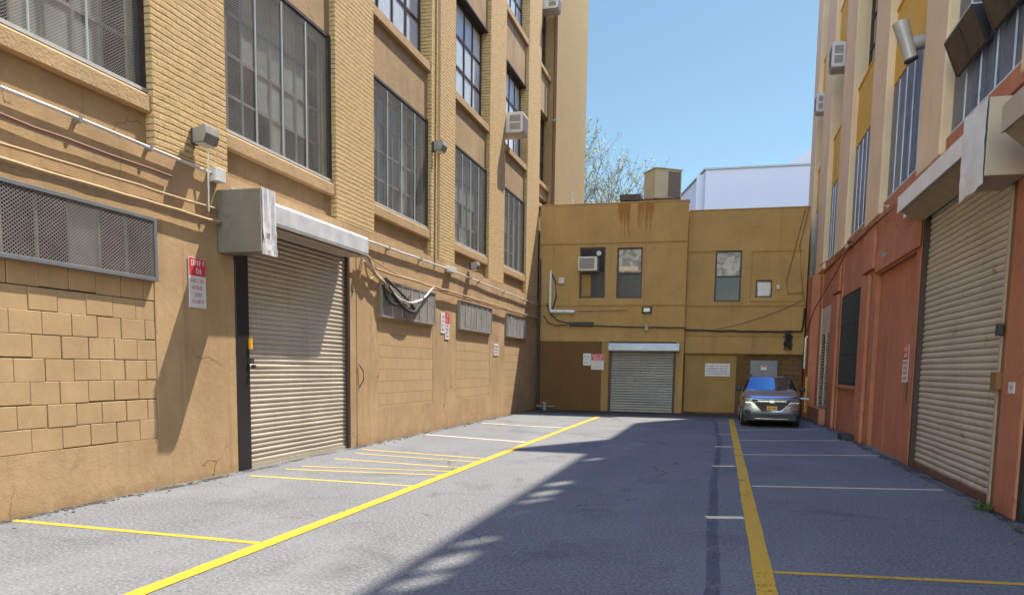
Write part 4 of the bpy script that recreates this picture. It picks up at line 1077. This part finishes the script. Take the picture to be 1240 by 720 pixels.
for k, (lab, pts, r, mt_) in enumerate([
    ('thick white cable drooping across the second left vent', [(15.5,0.106,4.10),(16.0,0.113,3.82),(16.6,0.131,3.60),(17.3,0.140,3.34),(18.1,0.145,3.27),(18.9,0.136,3.42),(19.5,0.123,3.68),(19.8,0.105,3.82)], .024, 'conduit'),
    ('brown cable drooping over the second left vent, inner loop', [(15.5,0.092,3.98),(16.3,0.113,3.66),(17.0,0.131,3.40),(17.8,0.136,3.22),(18.6,0.127,3.36)], .026, 'cable_tan'),
    ('thin black cable pair hanging over the upper half of the second vent', [(16.7,0.112,3.70),(17.2,0.127,3.55),(17.7,0.131,3.40),(18.0,0.127,3.32),(18.4,0.127,3.15),(18.6,0.123,3.22)], .030, 'cable_dark'),
    ('heavy black cable bundle sagging low across the second vent centre', [(16.6,0.114,3.66),(17.1,0.131,3.36),(17.7,0.140,3.12),(18.3,0.140,3.06),(18.7,0.136,3.26),(19.0,0.127,3.46)], .045, 'cable_dark'),
    ('short black cable loop at the left edge of the second vent', [(16.55,0.112,3.60),(16.7,0.123,3.3),(17.1,0.127,3.16),(17.6,0.131,3.24),(18.0,0.131,3.42)], .036, 'cable_dark'),
    ('tan looped cable left of the second vent under the hood', [(15.42,0.079,3.72),(15.55,0.106,4.02),(15.75,0.120,4.05),(15.95,0.113,3.88),(16.2,0.120,3.70),(16.5,0.127,3.62),(17.1,0.131,3.45)], .030, 'cable_tan'),
    ('tan cable coil beside the right end of the left hood', [(15.44,0.075,3.55),(15.5,0.099,3.86),(15.62,0.113,3.92),(15.72,0.106,3.72),(15.9,0.106,3.60),(16.1,0.099,3.70)], .024, 'cable_tan'),
    ('thin wire running down from the hood end to the far cables', [(15.4,0.128,4.12),(16.2,0.113,4.0),(17.2,0.114,3.88),(18.4,0.109,3.84),(19.8,0.105,3.82)], .016, 'cable_tan')]):
    # smooth the polyline
    P = [Vector(L(*p)) for p in pts]; Q = []
    for i in range(len(P)-1):
        p0, p1, p2, p3 = P[max(0,i-1)], P[i], P[i+1], P[min(len(P)-1,i+2)]
        for s in range(5):
            t = s/5; Q.append(.5*((2*p1)+(p2-p0)*t+(2*p0-5*p1+4*p2-p3)*t*t+(3*p1-p0-3*p2+p3)*t**3))
    Q.append(P[-1]); run('cable', lab, 'cable', [tuple(q) for q in Q], r, mt_)
run('drainpipe', 'slim tan drainpipe up the pier beside the second large window', 'pipe', [L(20.25,.06,4.6), L(20.28,.06,9.0), L(20.3,.06,22)], .035, 'cable_tan')
run('drainpipe', 'dark red vertical pipe at the end of the upper left windows', 'pipe', [L(34.3,.18,8.4), L(34.3,.18,22)], .07, 'cable_red')
run('standpipe', 'grey vertical conduit in the left rear corner', 'pipe', [L(32.2,.14,.0), L(32.2,.14,6.2)], .05, 'darksteel')
run('conduit', 'pale pipe up the left edge of the rear wall', 'conduit', [Bk(-6.95,.08,4.05), Bk(-6.95,.08,5.75)], .055, 'conduit')
run('conduit', 'fat pale horizontal pipe stub left on the rear wall', 'conduit', [Bk(-6.93,.10,4.08), Bk(-5.90,.10,4.06)], .075, 'conduit')
run('conduit', 'thin tan horizontal pipe below the left rear windows', 'conduit', [Bk(-5.8,.05,4.13), Bk(-3.75,.05,4.15)], .025, 'cable_tan')
run('cable', 'black cable crossing the left half of the rear wall', 'cable', [Bk(-7.1,.12,4.4), Bk(-6.9,.12,3.95), Bk(-6.6,.12,3.7), Bk(-6.1,.08,3.58)] + sag(Bk, -5.1, -1.4, 3.50, 3.42, .05, .02, 12, .01, 3), .026, 'cable_dark')
box_thing('splice_box', 'long black cable splice box on the left of the rear wall', 'box', Bk, -6.13, -5.12, 3.47, 3.64, .12, 'black', .02)
run('cable', 'second black cable curling in the left rear corner', 'cable', [Bk(-7.2,.2,3.9), Bk(-7.0,.14,3.6), Bk(-6.7,.1,3.5), Bk(-6.2,.08,3.52)], .022, 'cable_dark')
run('cable', 'black wire loop beside the rear corner pipe', 'cable', [Bk(-6.9,.08,5.6), Bk(-6.74,.08,5.3), Bk(-6.70,.08,4.7), Bk(-6.85,.08,4.15)], .026, 'cable_dark')
run('cable', 'black cable bundle crossing the right half of the rear wall', 'cable', sag(Bk2, -1.45, 3.0, 3.36, 3.30, .07, .03, 18, .012, 4) + [Bk2(3.05,.1,3.5), Bk2(3.08,.1,4.2)], .038, 'cable_dark')
run('cable', 'thin slanting wire across the right rear wall', 'cable', sag(Bk2, -.2, 3.0, 3.38, 4.5, .03, .12, 14), .012, 'cable_red')
run('cable', 'hanging wire loop by the upper right rear corner', 'cable', [Bk2(2.9,.04,7.9), Bk2(2.6,.04,6.4), Bk2(2.35,.04,5.2), Bk2(2.45,.04,4.75), Bk2(3.0,.04,4.8)], .014, 'cable_red')
run('cable', 'second wire strung down the upper right rear corner', 'cable', [Bk2(3.05,.05,8.0), Bk2(2.78,.05,6.6), Bk2(2.9,.05,5.4), Bk2(3.08,.05,4.3)], .014, 'cable_red')
rr = random.Random(3); P = []
for i in range(60): P.append(Bk2(2.52 + .16*math.sin(i*1.9) + rr.uniform(-.04,.04), .10+.06*math.cos(i*1.3), 3.2 - .55*i/60 + .1*math.sin(i*.9)))
run('cable_tangle', 'tangled black cable coil on the rear wall above the car', 'cable', P, .018, 'cable_dark')
run('cable', 'pale wire along the top of the terracotta wall', 'cable', sag(Rt, 16.3, 22.3, 5.22, 5.40, .13, .10, 16, .012, 2) + sag(Rt, 22.4, 31, 5.42, 5.60, .13, .10, 18, .012, 3), .018, 'cable_tan')
run('conduit', 'short pale conduit elbow by the right hood end', 'conduit', [Rt(16.45,.08,5.25), Rt(16.5,.10,4.85), Rt(17.0,.10,4.8), Rt(17.45,.08,4.80), Rt(17.5,.08,5.2)], .022, 'conduit')
run('cable', 'dark wire slanting down the far terracotta wall', 'cable', [Rt(24.3,.1,5.3), Rt(26.5,.2,4.7), Rt(29,.3,4.2), Rt(30.5,.3,4.0), Rt(31.5,.38,3.4), Rt(32.3,.38,3.2)], .02, 'cable_red')
run('downpipe', 'short white pipe on the far terracotta wall', 'pipe', [Rt(31.35,.40,3.05), Rt(31.35,.46,3.0), Rt(31.36,.46,1.85)], .035, 'conduit')
run('gas_pipe', 'yellow gas pipe low on the far terracotta wall', 'pipe', [Rt(30.9,.40,1.55), Rt(30.9,.40,.25)], .045, 'yellow')
run('pipe_elbow', 'pale bent pipe low beside the parked car', 'pipe', [Rt(30.4,.34,.75), Rt(30.4,.70,.77), Rt(30.4,.78,.68), Rt(30.4,.80,.50)], .04, 'conduit')
run('tie_wire', 'thin dark wire loop right of the left roller door', 'cable', [L(15.52,.02,1.75), L(15.62,.06,1.62), L(15.66,.06,1.45), L(15.54,.02,1.28)], .012, 'cable_dark')
o = thing('drain_fitting', 'small grey valve on the ground in the left rear corner', 'valve', (-7.0, 31.9, 0))
m = MB().cyl((-7.0, 31.9, .003), .10, .28, 2, 12).cyl((-7.0,31.9,.284), .16, .05, 2, 12); m.build('body', M['lampgrey'], o)
m = MB().tube([(-7.35,31.9,.16),(-6.6,31.9,.16)], .035, 8); m.build('pipe', M['lampgrey'], o)
# weeds by the right door post
o = thing('weed', 'small green weed sprouting at the foot of the right door post', 'weed', (3.38, 11.25, 0))
m = QB(); rr = random.Random(2)
for i in range(46):
    a = rr.uniform(0, 6.28); c = Vector((3.36 + rr.gauss(0,.05), 11.22 + rr.gauss(0,.10), .0)); d = Vector((math.cos(a)*.09, math.sin(a)*.09, rr.uniform(.05,.14))); s = Vector((-math.sin(a), math.cos(a), 0))*.016
    m.poly([tuple(c), tuple(c+d*.6+s), tuple(c+d), tuple(c+d*.6-s)])
m.build('leaf', M['weed'], o)

# ================================================================== LIGHT, SKY, CAMERA
SUN = Vector((.78, 1.44, 2.88)).normalized()
sl = bpy.data.lights.new('sun', 'SUN'); sl.energy = 4.7; sl.angle = R(.53); sl.color = (1.0, .93, .80)
so = bpy.data.objects.new('sun', sl); COL.objects.link(so)
so.rotation_euler = SUN.to_track_quat('Z', 'Y').to_euler()
so.location = (10, 20, 40)
w = bpy.data.worlds.new('World'); SC.world = w; w.use_nodes = True
nt = w.node_tree; nt.nodes.clear()
sky = nt.nodes.new('ShaderNodeTexSky'); sky.sky_type = 'NISHITA'; sky.sun_disc = False
sky.sun_elevation = math.asin(SUN.z); sky.sun_rotation = math.atan2(SUN.x, SUN.y)
sky.air_density = 1.0; sky.dust_density = .6; sky.ozone_density = 1.2
bg = nt.nodes.new('ShaderNodeBackground'); bg.inputs[1].default_value = .13
ow = nt.nodes.new('ShaderNodeOutputWorld')
# sky toned down low; blue boosted overhead as added fill for the shade
tcw = nt.nodes.new('ShaderNodeTexCoord'); sx = nt.nodes.new('ShaderNodeSeparateXYZ'); nt.links.new(tcw.outputs['Generated'], sx.inputs[0])
mr = nt.nodes.new('ShaderNodeMapRange'); mr.interpolation_type = 'SMOOTHSTEP'; nt.links.new(sx.outputs[2], mr.inputs[0])
mr.inputs[1].default_value = .40; mr.inputs[2].default_value = .78
tint = nt.nodes.new('ShaderNodeMix'); tint.data_type = 'RGBA'; nt.links.new(mr.outputs[0], tint.inputs[0])
tint.inputs[6].default_value = (.43, .51, .49, 1); tint.inputs[7].default_value = (.24, .78, 2.0, 1)
mu = nt.nodes.new('ShaderNodeMix'); mu.data_type = 'RGBA'; mu.blend_type = 'MULTIPLY'; mu.inputs[0].default_value = 1.0; mu.clamp_result = False
# added warm fill: the sky half behind the camera is brightened
mr2 = nt.nodes.new('ShaderNodeMapRange'); mr2.interpolation_type = 'SMOOTHSTEP'; nt.links.new(sx.outputs[1], mr2.inputs[0])
mr2.inputs[1].default_value = .05; mr2.inputs[2].default_value = -.55
tint2 = nt.nodes.new('ShaderNodeMix'); tint2.data_type = 'RGBA'; nt.links.new(mr2.outputs[0], tint2.inputs[0])
nt.links.new(tint.outputs[2], tint2.inputs[6]); tint2.inputs[7].default_value = (6.0, 5.4, 4.3, 1)
nt.links.new(sky.outputs[0], mu.inputs[6]); nt.links.new(tint2.outputs[2], mu.inputs[7])
nt.links.new(mu.outputs[2], bg.inputs[0]); nt.links.new(bg.outputs[0], ow.inputs[0])

cd = bpy.data.cameras.new('camera'); co = bpy.data.objects.new('camera', cd); COL.objects.link(co); SC.camera = co
YAW, PITCH, ROLL, CY, F = .25641248, -.10736527, -.01474934, 546.685, 950.0
cy, sy = math.cos(YAW), math.sin(YAW)
fw = Vector((-sy, cy, 0)); rt = Vector((cy, sy, 0)); dn = Vector((0, 0, -1))
cp, sp = math.cos(PITCH), math.sin(PITCH)
fw2 = cp*fw - sp*dn; dn2 = cp*dn + sp*fw
cr_, sr_ = math.cos(ROLL), math.sin(ROLL)
rt2 = cr_*rt + sr_*dn2; dn3 = cr_*dn2 - sr_*rt
mw = Matrix((( rt2.x, -dn3.x, -fw2.x, 0), (rt2.y, -dn3.y, -fw2.y, 0), (rt2.z, -dn3.z, -fw2.z, 1.75), (0,0,0,1)))
co.matrix_world = mw
cd.sensor_fit = 'HORIZONTAL'; cd.sensor_width = 36.0; cd.lens = 36.0*F/1240.0
cd.shift_x = 0.0; cd.shift_y = (CY-360.0)/1240.0
cd.clip_start = .05; cd.clip_end = 2000

SC.view_settings.view_transform = 'Standard'; SC.view_settings.look = 'None'
SC.view_settings.exposure = 1.15; SC.view_settings.gamma = 1.0; SC.view_settings.use_curve_mapping = False
SC.render.engine = 'CYCLES'
SC.cycles.use_denoising = True
SC.cycles.caustics_reflective = False; SC.cycles.caustics_refractive = False
SC.cycles.max_bounces = 8; SC.cycles.diffuse_bounces = 5; SC.cycles.transparent_max_bounces = 12
